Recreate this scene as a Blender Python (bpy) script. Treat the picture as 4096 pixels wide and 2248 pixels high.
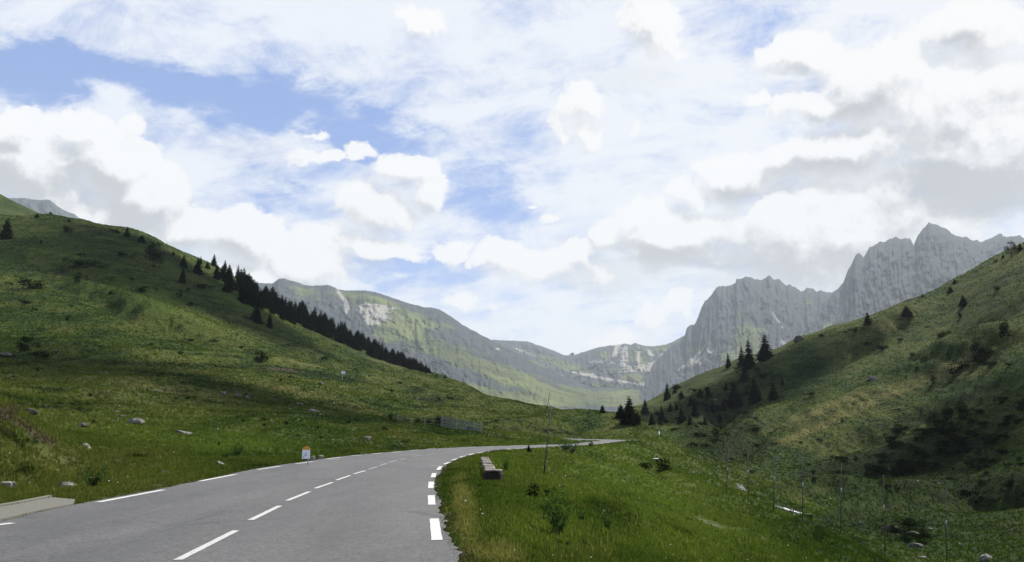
import bpy, math, random
import numpy as np
from mathutils import Vector, Matrix

R = math.radians
random.seed(7)
rng = np.random.default_rng(11)
for o in list(bpy.data.objects):
    bpy.data.objects.remove(o)
scene = bpy.context.scene
col = scene.collection

# ------------------------------------------------------------------ camera
PITCH = R(10.4)
CH = 2.0
FPX, CX, CY = 3186.0, 2048.0, 1124.0
cd = bpy.data.cameras.new("camera")
cd.sensor_width = 36.0
cd.lens = FPX / 4096.0 * 36.0
cd.clip_start = 0.1
cd.clip_end = 20000
cam = bpy.data.objects.new("camera", cd)
col.objects.link(cam)
cam.location = (0, 0, CH)
cam.rotation_euler = (R(90) + PITCH, 0, 0)
scene.camera = cam
scene.view_settings.view_transform = 'Standard'
scene.view_settings.look = 'None'
scene.view_settings.exposure = 0.75
scene.view_settings.gamma = 1.0
scene.view_settings.use_curve_mapping = False
scene.cycles.use_denoising = True
scene.cycles.max_bounces = 5
scene.cycles.diffuse_bounces = 2
scene.cycles.glossy_bounces = 2
scene.cycles.transmission_bounces = 3
scene.cycles.volume_bounces = 0
scene.cycles.transparent_max_bounces = 6

SUN_EL, SUN_AZ = R(49), R(48)          # azimuth clockwise from +Y (view direction)
sl = bpy.data.lights.new("sun", 'SUN')
sl.energy = 5.0
sl.angle = R(0.55)
sl.color = (1.0, 0.955, 0.88)
sun = bpy.data.objects.new("sun", sl)
col.objects.link(sun)
sd = Vector((math.sin(SUN_AZ) * math.cos(SUN_EL), math.cos(SUN_AZ) * math.cos(SUN_EL), math.sin(SUN_EL)))
sun.rotation_euler = (-sd).to_track_quat('-Z', 'Y').to_euler()


# ------------------------------------------------------------------ pixel helpers
def pix(px, py):
    """photograph pixel -> (X/Y, elevation slope) of its ray"""
    u = (np.asarray(px, float) - CX) / FPX
    v = (CY - np.asarray(py, float)) / FPX
    dy = math.cos(PITCH) - v * math.sin(PITCH)
    dz = math.sin(PITCH) + v * math.cos(PITCH)
    return u / dy, dz / dy


def pix_dir(px, py):
    u, e = pix(px, py)
    d = Vector((float(u), 1.0, float(e)))
    d.normalize()
    return d


def flat(px, py, z=0.0):
    u, e = pix(px, py)
    Y = (z - CH) / e
    return u * Y, Y


def project(X, Y, Z):
    zz = Z - CH
    f = Y * math.cos(PITCH) + zz * math.sin(PITCH)
    h = -Y * math.sin(PITCH) + zz * math.cos(PITCH)
    return CX + FPX * X / f, CY - FPX * h / f


# ------------------------------------------------------------------ noise (numpy)
_perm = rng.permutation(512)
_ga = rng.uniform(0, 2 * math.pi, 512)
_gx, _gy = np.cos(_ga), np.sin(_ga)


def perlin(x, y):
    xi = np.floor(x).astype(np.int64)
    yi = np.floor(y).astype(np.int64)
    xf, yf = x - xi, y - yi
    u = xf * xf * xf * (xf * (xf * 6 - 15) + 10)
    v = yf * yf * yf * (yf * (yf * 6 - 15) + 10)

    def g(ix, iy, fx, fy):
        h = _perm[(_perm[ix & 511] + iy) & 511]
        return _gx[h] * fx + _gy[h] * fy
    a = g(xi, yi, xf, yf)
    b = g(xi + 1, yi, xf - 1, yf)
    c = g(xi, yi + 1, xf, yf - 1)
    d = g(xi + 1, yi + 1, xf - 1, yf - 1)
    return ((a + u * (b - a)) + v * ((c + u * (d - c)) - (a + u * (b - a)))) * 1.5


def fbm(x, y, octv=5, gain=0.5, lac=2.03, ridged=False):
    s = 0
    a = 1.0
    for i in range(octv):
        n = perlin(x + 17.3 * i, y - 9.1 * i)
        if ridged:
            n = 1 - 2 * np.abs(n)
        s = s + a * n
        a *= gain
        x = x * lac
        y = y * lac
    return s


def sstep(a, b, x):
    t = np.clip((x - a) / (b - a), 0, 1)
    return t * t * (3 - 2 * t)


# ------------------------------------------------------------------ node helper
class NT:
    def __init__(self, tree):
        self.t = tree
        self.n = tree.nodes
        self.l = tree.links

    def new(self, typ, **kw):
        n = self.n.new(typ)
        for k, v in kw.items():
            setattr(n, k, v)
        return n

    def put(self, sock, v):
        if isinstance(v, bpy.types.NodeSocket):
            self.l.new(v, sock)
        elif v is not None:
            try:
                sock.default_value = v
            except Exception:
                sock.default_value = tuple(v) + (1.0,)

    def m(self, op, a, b=None, c=None, clamp=False):
        n = self.new('ShaderNodeMath', operation=op, use_clamp=clamp)
        for i, v in enumerate((a, b, c)):
            if v is not None:
                self.put(n.inputs[i], v)
        return n.outputs[0]

    def vm(self, op, a, b=None, scale=None):
        n = self.new('ShaderNodeVectorMath', operation=op)
        self.put(n.inputs[0], a)
        if b is not None:
            self.put(n.inputs[1], b)
        if scale is not None:
            self.put(n.inputs['Scale'], scale)
        return n.outputs['Value'] if op in ('LENGTH', 'DOT_PRODUCT', 'DISTANCE') else n.outputs[0]

    def noise(self, vec, scale, detail=4, rough=0.55, dist=0.0, lac=2.0):
        n = self.new('ShaderNodeTexNoise')
        self.put(n.inputs['Vector'], vec)
        n.inputs['Scale'].default_value = scale
        n.inputs['Detail'].default_value = detail
        n.inputs['Roughness'].default_value = rough
        n.inputs['Distortion'].default_value = dist
        n.inputs['Lacunarity'].default_value = lac
        return n.outputs[0]

    def ss(self, x, a, b, c=0.0, d=1.0):
        n = self.new('ShaderNodeMapRange', interpolation_type='SMOOTHSTEP')
        self.put(n.inputs[0], x)
        for i, v in enumerate((a, b, c, d)):
            self.put(n.inputs[i + 1], v)
        return n.outputs[0]

    def mix(self, f, a, b, mode='MIX'):
        n = self.new('ShaderNodeMix', data_type='RGBA', blend_type=mode)
        self.put(n.inputs[0], f)
        self.put(n.inputs[6], a)
        self.put(n.inputs[7], b)
        return n.outputs[2]

    def attr(self, name):
        n = self.new('ShaderNodeAttribute', attribute_name=name)
        return n.outputs['Fac']


# ------------------------------------------------------------------ world: sky with clouds
world = bpy.data.worlds.new("World")
scene.world = world
world.use_nodes = True
W = NT(world.node_tree)
W.n.clear()


def dir_of(px, py):
    d = pix_dir(px, py)
    return math.atan2(d.x, d.y), math.asin(d.z)


def ell(px, py, rx, ry):
    a0, e0 = dir_of(px - rx, py)
    a1, _ = dir_of(px + rx, py)
    _, eb = dir_of(px, py + ry)
    _, et = dir_of(px, py - ry)
    a, e = dir_of(px, py)
    return a, e, abs(a1 - a0) / 2, abs(et - eb) / 2


CUM = [(-100, 540, 260, 150), (110, 500, 200, 128), (340, 500, 190, 112), (560, 480, 110, 100), (470, 640, 290, 170),
       (150, 700, 420, 260), (600, 760, 230, 190), (760, 900, 210, 130), (950, 960, 230, 150),
       (1180, 1060, 280, 170), (400, 930, 560, 260), (1000, 1150, 400, 160),
       (1430, 620, 110, 88), (1600, 690, 170, 105), (1270, 660, 150, 60), (1700, 770, 130, 110), (1520, 850, 240, 110),
       (1500, 980, 330, 90), (1240, 540, 60, 35),
       (2320, 430, 120, 108), (2350, 540, 95, 80), (2240, 520, 65, 100), (2535, 510, 30, 80),
       (3200, 250, 280, 120), (3480, 320, 330, 230), (3000, 400, 120, 60), (3250, 430, 300, 110), (3120, 640, 160, 100),
       (3380, 600, 380, 150), (2950, 720, 190, 140), (2780, 800, 130, 100), (3400, 950, 850, 330), (3950, 560, 480, 480),
       (2570, 880, 130, 90), (2440, 960, 150, 100), (2680, 980, 280, 170), (2330, 1040, 170, 80), (3900, 150, 330, 130),
       (1650, 1020, 120, 60), (1800, 1010, 150, 75), (2030, 1060, 250, 90), (2230, 1090, 300, 90), (1800, 1230, 130, 60),
       (1970, 1240, 55, 50), (2600, 1270, 130, 70), (2710, 1230, 80, 55), (2450, 1340, 180, 60), (1350, 1145, 120, 35),
       (1670, 90, 150, 95), (1600, 40, 90, 60), (2600, 80, 190, 110), (2700, 170, 90, 40),
       (2085, 808, 30, 18), (2290, 790, 60, 32), (2190, 872, 60, 34), (1066, 482, 26, 10)]
HOLES = [(100, 300, 330, 95, 1.1), (480, 340, 330, 85, 1.0), (900, 420, 330, 85, .95), (1250, 470, 330, 75, .9),
         (1560, 520, 230, 60, .8), (1280, 800, 200, 60, .85), (1930, 760, 150, 120, .8), (1980, 880, 170, 70, .6),
         (1640, 1090, 240, 40, .9), (2030, 520, 130, 60, .5), (2240, 840, 230, 60, .4), (1830, 1160, 120, 40, .5),
         (2730, 560, 350, 60, .22), (3350, 270, 110, 70, .5), (900, 200, 260, 60, .15), (700, 560, 170, 70, .35),
         (2110, 300, 160, 80, .25), (2900, 40, 200, 60, .15), (2000, 1180, 300, 50, .25), (2760, 1200, 60, 60, .3)]
GREY = [(3650, 150, 260, 60, .2), (3500, 520, 300, 60, .2), (2500, 300, 160, 60, .12), (1000, 620, 160, 60, .1), (3000, 1120, 300, 40, .2), (350, 800, 420, 110, .42), (60, 700, 260, 100, .3), (3950, 760, 330, 80, .62), (3440, 700, 300, 130, .36),
        (3100, 720, 200, 60, .25), (2640, 1010, 230, 40, .42), (2820, 900, 160, 60, .2), (3300, 980, 350, 80, .3),
        (3950, 350, 240, 70, .32), (2420, 1120, 160, 40, .3), (1560, 700, 90, 50, .15), (700, 930, 330, 70, .2),
        (3700, 850, 260, 60, .3), (1550, 830, 200, 60, .16), (2330, 540, 50, 60, .08), (1250, 1020, 300, 60, .14),
        (2900, 1000, 250, 60, .18), (3750, 560, 260, 60, .12)]


def make_cloud_group():
    g = bpy.data.node_groups.new("cloud_field", 'ShaderNodeTree')
    g.interface.new_socket("Dir", in_out='INPUT', socket_type='NodeSocketVector')
    g.interface.new_socket("Field", in_out='OUTPUT', socket_type='NodeSocketFloat')
    G = NT(g)
    gi = G.new('NodeGroupInput')
    go = G.new('NodeGroupOutput')
    d = gi.outputs[0]
    # domain warp of the direction gives ragged cumulus outlines
    wn = G.new('ShaderNodeTexNoise')
    G.put(wn.inputs['Vector'], d)
    wn.inputs['Scale'].default_value = 7.0
    wn.inputs['Detail'].default_value = 7
    wn.inputs['Roughness'].default_value = 0.62
    off = G.vm('SCALE', G.vm('SUBTRACT', wn.outputs['Color'], (0.5, 0.5, 0.5)), scale=0.10)
    dw = G.vm('ADD', d, off)
    s = G.new('ShaderNodeSeparateXYZ')
    G.put(s.inputs[0], dw)
    az = G.m('ARCTAN2', s.outputs[0], s.outputs[1])
    el = G.m('ARCSINE', s.outputs[2])
    c = G.new('ShaderNodeCombineXYZ')
    G.put(c.inputs[0], az)
    G.put(c.inputs[1], el)
    p = c.outputs[0]
    acc = None
    for (px, py, rx, ry) in CUM:
        a, e, wa, we = ell(px, py, rx, ry)
        q = G.vm('MULTIPLY', G.vm('SUBTRACT', p, (a, e, 0)), (1 / wa, 1 / we, 0))
        L = G.vm('LENGTH', q)
        f = G.m('SUBTRACT', 1.0, L)
        f = G.m('MULTIPLY', f, min(2.4, max(0.55, min(rx, ry * 1.4) / 95.0)))
        acc = f if acc is None else G.m('SMOOTH_MAX', acc, f, 0.10)
    # generic clouds for the rest of the sky dome
    sd_ = G.new('ShaderNodeSeparateXYZ')
    G.put(sd_.inputs[0], d)
    rest = G.ss(sd_.outputs[1], 0.78, 0.5)
    gn = G.m('SUBTRACT', G.noise(d, 2.6, 5, 0.55), 0.5)
    gen = G.m('ADD', G.m('MULTIPLY', gn, 3.0), -0.35)
    acc = G.m('MAXIMUM', acc, G.m('SUBTRACT', gen, G.m('MULTIPLY', G.m('SUBTRACT', 1.0, rest), 3.0)))
    # billows
    v = G.new('ShaderNodeTexVoronoi', feature='F1')
    G.put(v.inputs['Vector'], dw)
    v.inputs['Scale'].default_value = 17.0
    v.inputs['Detail'].default_value = 2.0
    v.inputs['Roughness'].default_value = 0.55
    bil = G.m('MULTIPLY', G.m('SUBTRACT', 0.40, v.outputs['Distance']), 0.55)
    fine = G.m('MULTIPLY', G.m('SUBTRACT', G.noise(d, 20.0, 9, 0.74), 0.5), 1.25)
    out = G.m('ADD', G.m('ADD', acc, 0.15), G.m('ADD', bil, fine))
    G.put(go.inputs[0], out)
    return g


cg = make_cloud_group()
tc = W.new('ShaderNodeTexCoord')
D = W.vm('NORMALIZE', tc.outputs['Generated'])
sky = W.new('ShaderNodeTexSky', sky_type='NISHITA')
sky.sun_disc = False
sky.sun_elevation = SUN_EL
sky.sun_rotation = SUN_AZ
sky.altitude = 1700
sky.air_density = 1.0
sky.dust_density = 0.6
sky.ozone_density = 1.2


def cloud(dirsock):
    n = W.new('ShaderNodeGroup')
    n.node_tree = cg
    W.put(n.inputs[0], dirsock)
    return n.outputs[0]


F0 = cloud(D)
up = Vector((0.10, 0.0, 0.035))
F1 = cloud(W.vm('NORMALIZE', W.vm('ADD', D, (0.008, 0.0, 0.022))))
lit = W.m('MULTIPLY', W.m('SUBTRACT', F0, F1), 0.9)      # >0 where the cloud thins towards the sun
soft = W.ss(W.m('ADD', lit, W.m('MULTIPLY', W.m('SUBTRACT', W.noise(D, 5.0, 3, 0.5), 0.5), 0.5)), 0.12, -0.16, 0.34, 1.25)                # crisp lit tops, diffuse undersides
alpha = W.ss(F0, 0.0, soft)

sep = W.new('ShaderNodeSeparateXYZ')
W.put(sep.inputs[0], D)
azw = W.m('ARCTAN2', sep.outputs[0], sep.outputs[1])
elw = W.m('ARCSINE', sep.outputs[2])
wc = W.new('ShaderNodeCombineXYZ')
W.put(wc.inputs[0], azw)
W.put(wc.inputs[1], elw)
wn = W.new('ShaderNodeTexNoise')
W.put(wn.inputs['Vector'], W.vm('MULTIPLY', D, (1, 1, 2.0)))
wn.inputs['Scale'].default_value = 4.5
wn.inputs['Detail'].default_value = 6
wn.inputs['Roughness'].default_value = 0.6
pw = W.vm('ADD', wc.outputs[0], W.vm('SCALE', W.vm('SUBTRACT', wn.outputs['Color'], (0.5, 0.5, 0.5)), scale=0.16))


def soft_sum(lst):
    acc = None
    for (px, py, rx, ry, s) in lst:
        a, e, wa, we = ell(px, py, rx * 1.25, ry * 1.25)
        q = W.vm('MULTIPLY', W.vm('SUBTRACT', pw, (a, e, 0)), (1 / wa, 1 / we, 0))
        L = W.vm('DOT_PRODUCT', q, q)
        g = W.ss(L, 1.7, 0.0, 0.0, s)
        acc = g if acc is None else W.m('ADD', acc, g)
    return acc


holes = soft_sum(HOLES)
greys = soft_sum(GREY)
# veil: stretched high cirrus
vs = W.vm('DIVIDE', D, None)
zc = W.m('ADD', W.m('MAXIMUM', sep.outputs[2], 0.0), 0.18)
pl = W.new('ShaderNodeCombineXYZ')
W.put(pl.inputs[0], W.m('DIVIDE', sep.outputs[0], zc))
W.put(pl.inputs[1], W.m('DIVIDE', sep.outputs[1], zc))
plr = W.new('ShaderNodeVectorRotate', rotation_type='Z_AXIS')
W.put(plr.inputs['Vector'], pl.outputs[0])
plr.inputs['Angle'].default_value = R(24)
vst = W.noise(W.vm('MULTIPLY', plr.outputs[0], (1.0, 2.0, 1.0)), 3.0, 9, 0.70, 0.5)
vpf = W.noise(W.vm('MULTIPLY', D, (1.0, 1.0, 1.7)), 9.0, 9, 0.70, 0.4)
veil = W.m('ADD', W.m('MULTIPLY', W.m('SUBTRACT', vst, 0.5), 2.6), W.m('MULTIPLY', W.m('SUBTRACT', vpf, 0.5), 3.4))
veil = W.m('ADD', veil, W.ss(azw, -0.5, 0.6, 0.70, 0.92))
veil = W.m('SUBTRACT', veil, W.m('MULTIPLY', holes, 0.9))
veil = W.m('SUBTRACT', veil, W.ss(sep.outputs[1], 0.62, 0.3, 0.0, 0.75))
veil = W.ss(veil, -0.55, 1.05)
right = W.ss(azw, -0.3, 0.5)
veil_col = W.mix(right, (8.4, 8.8, 9.6, 1), (8.9, 9.15, 9.6, 1))
skycol = W.vm('MULTIPLY', sky.outputs[0], (1.0, 1.0, 1.12))
skyb = W.mix(0.5, W.vm('SCALE', skycol, scale=1.0), (3.5, 5.4, 10.4, 1))
c0 = W.mix(veil, skyb, veil_col)
tx = W.m('MULTIPLY', W.m('SUBTRACT', W.noise(D, 13.0, 8, 0.66), 0.5), 4.2)
bright = W.m('ADD', W.m('ADD', 9.0, tx), W.m('MULTIPLY', lit, 6.5))
thick = W.ss(F0, 0.4, 1.8, 0.0, 0.9)
bright = W.m('SUBTRACT', bright, thick)
bright = W.m('SUBTRACT', bright, W.m('MULTIPLY', greys, 4.3))
c0 = W.vm('SCALE', c0, scale=W.m('SUBTRACT', 1.0, W.m('MULTIPLY', greys, 0.45)))
bright = W.m('SMOOTH_MAX', bright, 5.6, 1.6)
bright = W.m('SMOOTH_MIN', bright, 9.7, 1.4)
tint = W.ss(bright, 5.0, 9.5)
ctint = W.mix(tint, (0.955, 0.98, 1.03, 1), (1.0, 1.0, 1.0, 1))
ccol = W.vm('SCALE', ctint, scale=bright)
c1 = W.mix(W.m('MULTIPLY', alpha, 0.96), c0, ccol)
gmask = W.ss(sep.outputs[2], -0.02, -0.1)
c2 = W.mix(gmask, c1, (0.6, 0.8, 0.5, 1))
bg = W.new('ShaderNodeBackground')
bg.inputs['Strength'].default_value = 0.061
W.put(bg.inputs['Color'], c2)
world.cycles.sampling_method = 'MANUAL'
world.cycles.sample_map_resolution = 256
wo = W.new('ShaderNodeOutputWorld')
W.put(wo.inputs['Surface'], bg.outputs[0])


# ------------------------------------------------------------------ object helpers
def tag(o, label=None, cat=None, group=None, kind=None):
    if label:
        o['label'] = label
    if cat:
        o['category'] = cat
    if group:
        o['group'] = group
    if kind:
        o['kind'] = kind
    return o


def mesh_np(name, V, F, smooth=False, mats=None, midx=None, attrs=None):
    """V (n,3); F: (m,k) array or list of such arrays"""
    if not isinstance(F, list):
        F = [F]
    me = bpy.data.meshes.new(name)
    V = np.asarray(V, np.float32)
    me.vertices.add(len(V))
    me.vertices.foreach_set('co', V.ravel())
    li = np.concatenate([np.asarray(f, np.int32).ravel() for f in F])
    tot = np.concatenate([np.full(len(f), np.asarray(f).shape[1], np.int32) for f in F])
    st = np.concatenate([[0], np.cumsum(tot)[:-1]]).astype(np.int32)
    me.loops.add(len(li))
    me.loops.foreach_set('vertex_index', li)
    me.polygons.add(len(tot))
    me.polygons.foreach_set('loop_start', st)
    me.polygons.foreach_set('loop_total', tot)
    if midx is not None:
        me.polygons.foreach_set('material_index', np.asarray(midx, np.int32))
    me.polygons.foreach_set('use_smooth', np.full(len(tot), smooth))
    for m_ in (mats or []):
        me.materials.append(m_)
    for k, a in (attrs or {}).items():
        at = me.attributes.new(k, 'FLOAT', 'POINT')
        at.data.foreach_set('value', np.asarray(a, np.float32))
    me.update(calc_edges=True)
    me.validate()
    return me


def obj(name, me, parent=None, loc=None):
    o = bpy.data.objects.new(name, me)
    col.objects.link(o)
    if parent is not None:
        o.parent = parent
    if loc is not None:
        o.location = loc
    return o


def empty(name, loc=(0, 0, 0), rz=0.0):
    o = bpy.data.objects.new(name, None)
    col.objects.link(o)
    o.location = loc
    o.rotation_euler = (0, 0, rz)
    o.empty_display_size = 0.2
    return o


class MB:
    def __init__(self):
        self.v = []
        self.f = []

    def quad(self, a, b, c, d):
        n = len(self.v)
        self.v += [tuple(a), tuple(b), tuple(c), tuple(d)]
        self.f.append((n, n + 1, n + 2, n + 3))

    def box(self, c, s, rz=0.0, bev=0.0, jit=0.0):
        cx, cy, cz = c
        hx, hy, hz = s[0] / 2, s[1] / 2, s[2] / 2
        b = min(bev, hx * .9, hy * .9, hz * .9)
        n = len(self.v)
        ca, sa = math.cos(rz), math.sin(rz)
        rings = [(-hz, b), (-hz + b, 0), (hz - b, 0), (hz, b)] if b > 0 else [(-hz, 0), (hz, 0)]
        for z, ins in rings:
            if b > 0:
                pts = [(-hx + ins, -hy + ins + b), (-hx + ins + b, -hy + ins), (hx - ins - b, -hy + ins), (hx - ins, -hy + ins + b),
                       (hx - ins, hy - ins - b), (hx - ins - b, hy - ins), (-hx + ins + b, hy - ins), (-hx + ins, hy - ins - b)]
            else:
                pts = [(-hx, -hy), (hx, -hy), (hx, hy), (-hx, hy)]
            for x, y in pts:
                x += random.uniform(-jit, jit)
                y += random.uniform(-jit, jit)
                zz = z + random.uniform(-jit, jit)
                self.v.append((cx + x * ca - y * sa, cy + x * sa + y * ca, cz + zz))
        k = 8 if b > 0 else 4
        nr = len(rings)
        self.f.append(tuple(n + i for i in range(k))[::-1])
        self.f.append(tuple(n + (nr - 1) * k + i for i in range(k)))
        for r in range(nr - 1):
            for i in range(k):
                j = (i + 1) % k
                self.f.append((n + r * k + i, n + r * k + j, n + (r + 1) * k + j, n + (r + 1) * k + i))

    def tube(self, p0, p1, r0, r1=None, k=8, cap=True):
        r1 = r0 if r1 is None else r1
        p0, p1 = Vector(p0), Vector(p1)
        d = (p1 - p0).normalized()
        a = d.orthogonal().normalized()
        b = d.cross(a)
        n = len(self.v)
        for p, r in ((p0, r0), (p1, r1)):
            for i in range(k):
                t = 2 * math.pi * i / k
                self.v.append(tuple(p + a * math.cos(t) * r + b * math.sin(t) * r))
        for i in range(k):
            j = (i + 1) % k
            self.f.append((n + i, n + j, n + k + j, n + k + i))
        if cap:
            self.f.append(tuple(n + i for i in range(k))[::-1])
            self.f.append(tuple(n + k + i for i in range(k)))

    def mesh(self, name, mat, smooth=False):
        me = bpy.data.meshes.new(name)
        me.from_pydata(self.v, [], self.f)
        for p in me.polygons:
            p.use_smooth = smooth
        me.materials.append(mat)
        me.update()
        return me

    def build(self, name, mat, parent=None, loc=None, smooth=False):
        return obj(name, self.mesh(name, mat, smooth), parent, loc)


# ------------------------------------------------------------------ materials
def mat_new(name):
    m = bpy.data.materials.new(name)
    m.use_nodes = True
    T = NT(m.node_tree)
    T.n.clear()
    return m, T


def finish(T, color, rough=0.9, bump=None, bdist=0.02, bstr=0.6, spec=0.2, metallic=0.0):
    b = T.new('ShaderNodeBsdfPrincipled')
    T.put(b.inputs['Base Color'], color)
    T.put(b.inputs['Roughness'], rough)
    b.inputs['Specular IOR Level'].default_value = spec
    b.inputs['Metallic'].default_value = metallic
    if bump is not None:
        bn = T.new('ShaderNodeBump')
        bn.inputs['Distance'].default_value = bdist
        bn.inputs['Strength'].default_value = bstr
        T.put(bn.inputs['Height'], bump)
        T.put(b.inputs['Normal'], bn.outputs[0])
    o = T.new('ShaderNodeOutputMaterial')
    T.put(o.inputs['Surface'], b.outputs[0])
    return b, o


def simple(name, base, var=0.25, scale=8.0, rough=0.85, spec=0.2, bd=0.01, metallic=0.0, coord='Object'):
    m, T = mat_new(name)
    t = T.new('ShaderNodeTexCoord')
    n = T.noise(t.outputs[coord], scale, 6, 0.65)
    f = T.m('ADD', 1 - var, T.m('MULTIPLY', n, 2 * var))
    c = T.vm('SCALE', tuple(base), scale=f)
    finish(T, c, rough, n, bd, 0.7, spec, metallic)
    return m


def grass_color(T):
    """meadow colour as a function of world position (+ mesh attributes for bare soil, gravel, lush, dry)"""
    g = T.new('ShaderNodeNewGeometry')
    P = g.outputs['Position']
    Ps = T.vm('MULTIPLY', P, (1.0, 0.33, 2.0))
    big = T.noise(Ps, 0.022, 5, 0.6, 0.6)
    mid = T.noise(Ps, 0.11, 6, 0.65, 0.5)
    sm = T.noise(Ps, 0.9, 5, 0.65)
    fi = T.noise(P, 9.0, 4, 0.7)
    green = T.mix(T.ss(T.m('ADD', T.m('MULTIPLY', big, 0.5), T.m('MULTIPLY', mid, 0.5)), 0.42, 0.58), (0.026, 0.049, 0.008, 1), (0.070, 0.088, 0.019, 1))
    brown = T.mix(T.ss(sm, 0.35, 0.65), (0.045, 0.040, 0.016, 1), (0.105, 0.088, 0.038, 1))
    c = T.mix(T.ss(mid, 0.52, 0.74, 0, 0.5), green, brown)
    tuft = T.noise(T.vm('MULTIPLY', P, (0.8, 0.24, 1.8)), 0.50, 6, 0.7, 0.4)
    dk = T.ss(T.m('ADD', T.m('MULTIPLY', tuft, 0.65), T.m('MULTIPLY', mid, 0.35)), 0.475, 0.405)
    c = T.mix(T.m('MULTIPLY', dk, 0.85), c, (0.012, 0.020, 0.006, 1))
    dry_lit = T.m('MAXIMUM', T.attr('dry_lit'), 0.0)
    c = T.mix(T.ss(T.m('ADD', dry_lit, T.m('MULTIPLY', T.m('SUBTRACT', tuft, 0.5), 2.6)), 0.25, 1.2, 0.0, 0.95), c, (0.150, 0.142, 0.050, 1))
    lush = T.attr('lush')
    c = T.mix(T.m('MULTIPLY', lush, T.ss(mid, 0.2, 0.55)), c, (0.084, 0.118, 0.022, 1))
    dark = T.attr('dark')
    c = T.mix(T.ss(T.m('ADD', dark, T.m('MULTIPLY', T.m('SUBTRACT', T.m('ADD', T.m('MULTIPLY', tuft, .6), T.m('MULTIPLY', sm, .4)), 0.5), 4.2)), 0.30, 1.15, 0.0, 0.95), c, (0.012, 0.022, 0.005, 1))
    soil = T.attr('soil')
    c = T.mix(T.ss(T.m('ADD', soil, T.m('MULTIPLY', T.m('SUBTRACT', sm, 0.5), 1.2)), 0.35, 0.65), c,
              T.mix(fi, (0.032, 0.027, 0.017, 1), (0.085, 0.070, 0.044, 1)))
    grav = T.attr('gravel')
    c = T.mix(T.ss(T.m('ADD', grav, T.m('MULTIPLY', T.m('SUBTRACT', T.noise(P, 3.5, 6, 0.8), 0.5), 1.6)), 0.45, 0.8), c,
              (0.24, 0.235, 0.20, 1))
    c = T.vm('SCALE', c, scale=T.m('ADD', 0.8, T.m('MULTIPLY', fi, 0.4)))
    return c, sm, fi, P


m_ground, T = mat_new('meadow_ground')
c, sm, fi, P = grass_color(T)
c = T.vm('SCALE', c, scale=0.72)  # darkened to stand for self-shadowing among the grass
h = T.m('ADD', T.m('MULTIPLY', T.noise(P, 1.6, 6, 0.7), 1.0), T.m('MULTIPLY', T.noise(P, 0.35, 4, 0.6), 1.6))
finish(T, c, 0.95, h, 0.45, 0.9, 0.05)

m_grass, T = mat_new('grass_blades')
c, sm, fi, P = grass_color(T)
rn = T.attr('rnd')
c = T.vm('SCALE', c, scale=T.m('ADD', 0.85, T.m('MULTIPLY', rn, 0.45)))
c = T.mix(T.m('MULTIPLY', T.ss(rn, 0.80, 1.4), 0.95), c, (0.17, 0.15, 0.055, 1))
df = T.new('ShaderNodeBsdfDiffuse')
T.put(df.inputs['Color'], c)
tr = T.new('ShaderNodeBsdfTranslucent')
T.put(tr.inputs['Color'], T.vm('MULTIPLY', c, (1.25, 1.3, 0.7)))
mx = T.new('ShaderNodeMixShader')
mx.inputs[0].default_value = 0.38
T.put(mx.inputs[1], df.outputs[0])
T.put(mx.inputs[2], tr.outputs[0])
o_ = T.new('ShaderNodeOutputMaterial')
T.put(o_.inputs['Surface'], mx.outputs[0])


def leaf_mat(name, c0, c1, scale=3.0, trans=0.25):
    m, T = mat_new(name)
    g = T.new('ShaderNodeNewGeometry')
    n = T.noise(g.outputs['Position'], scale, 4, 0.7)
    rn = T.attr('rnd')
    f = T.m('ADD', T.m('MULTIPLY', n, 0.6), T.m('MULTIPLY', rn, 0.4))
    c = T.mix(T.ss(f, 0.25, 0.8), c0, c1)
    df = T.new('ShaderNodeBsdfDiffuse')
    T.put(df.inputs['Color'], c)
    tr = T.new('ShaderNodeBsdfTranslucent')
    T.put(tr.inputs['Color'], c)
    mx = T.new('ShaderNodeMixShader')
    mx.inputs[0].default_value = trans
    T.put(mx.inputs[1], df.outputs[0])
    T.put(mx.inputs[2], tr.outputs[0])
    o_ = T.new('ShaderNodeOutputMaterial')
    T.put(o_.inputs['Surface'], mx.outputs[0])
    return m


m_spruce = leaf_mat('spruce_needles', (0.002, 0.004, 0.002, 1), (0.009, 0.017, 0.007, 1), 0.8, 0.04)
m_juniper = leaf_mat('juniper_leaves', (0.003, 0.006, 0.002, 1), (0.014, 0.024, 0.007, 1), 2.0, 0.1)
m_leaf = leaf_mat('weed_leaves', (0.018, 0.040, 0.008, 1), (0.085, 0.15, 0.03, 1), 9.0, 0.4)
m_willow = leaf_mat('willow_leaves', (0.03, 0.055, 0.025, 1), (0.09, 0.12, 0.07, 1), 5.0, 0.35)
m_bark = simple('bark', (0.035, 0.026, 0.018), 0.4, 6)
m_rock = None
m_metalpole = simple('pole_wood_grey', (0.055, 0.057, 0.06), 0.25, 5, 0.7)
m_polelight = simple('pole_band', (0.34, 0.34, 0.34), 0.2, 9, 0.6)
m_poledark = simple('pole_sleeve', (0.02, 0.022, 0.035), 0.2, 9, 0.6)
m_white = simple('white_enamel', (0.82, 0.82, 0.82), 0.06, 5, 0.45, 0.4, 0.002)
m_yellow = simple('yellow_enamel', (0.62, 0.30, 0.012), 0.15, 9, 0.4, 0.4, 0.002)
m_blue = simple('sign_ink', (0.05, 0.09, 0.14), 0.1, 9, 0.6)
m_galv = simple('galvanised_post', (0.30, 0.31, 0.31), 0.15, 9, 0.5)
m_wood = simple('weathered_wood', (0.20, 0.195, 0.18), 0.45, 3, 0.85)
m_wooddark = simple('dark_post_wood', (0.07, 0.065, 0.06), 0.4, 3, 0.85)

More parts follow.
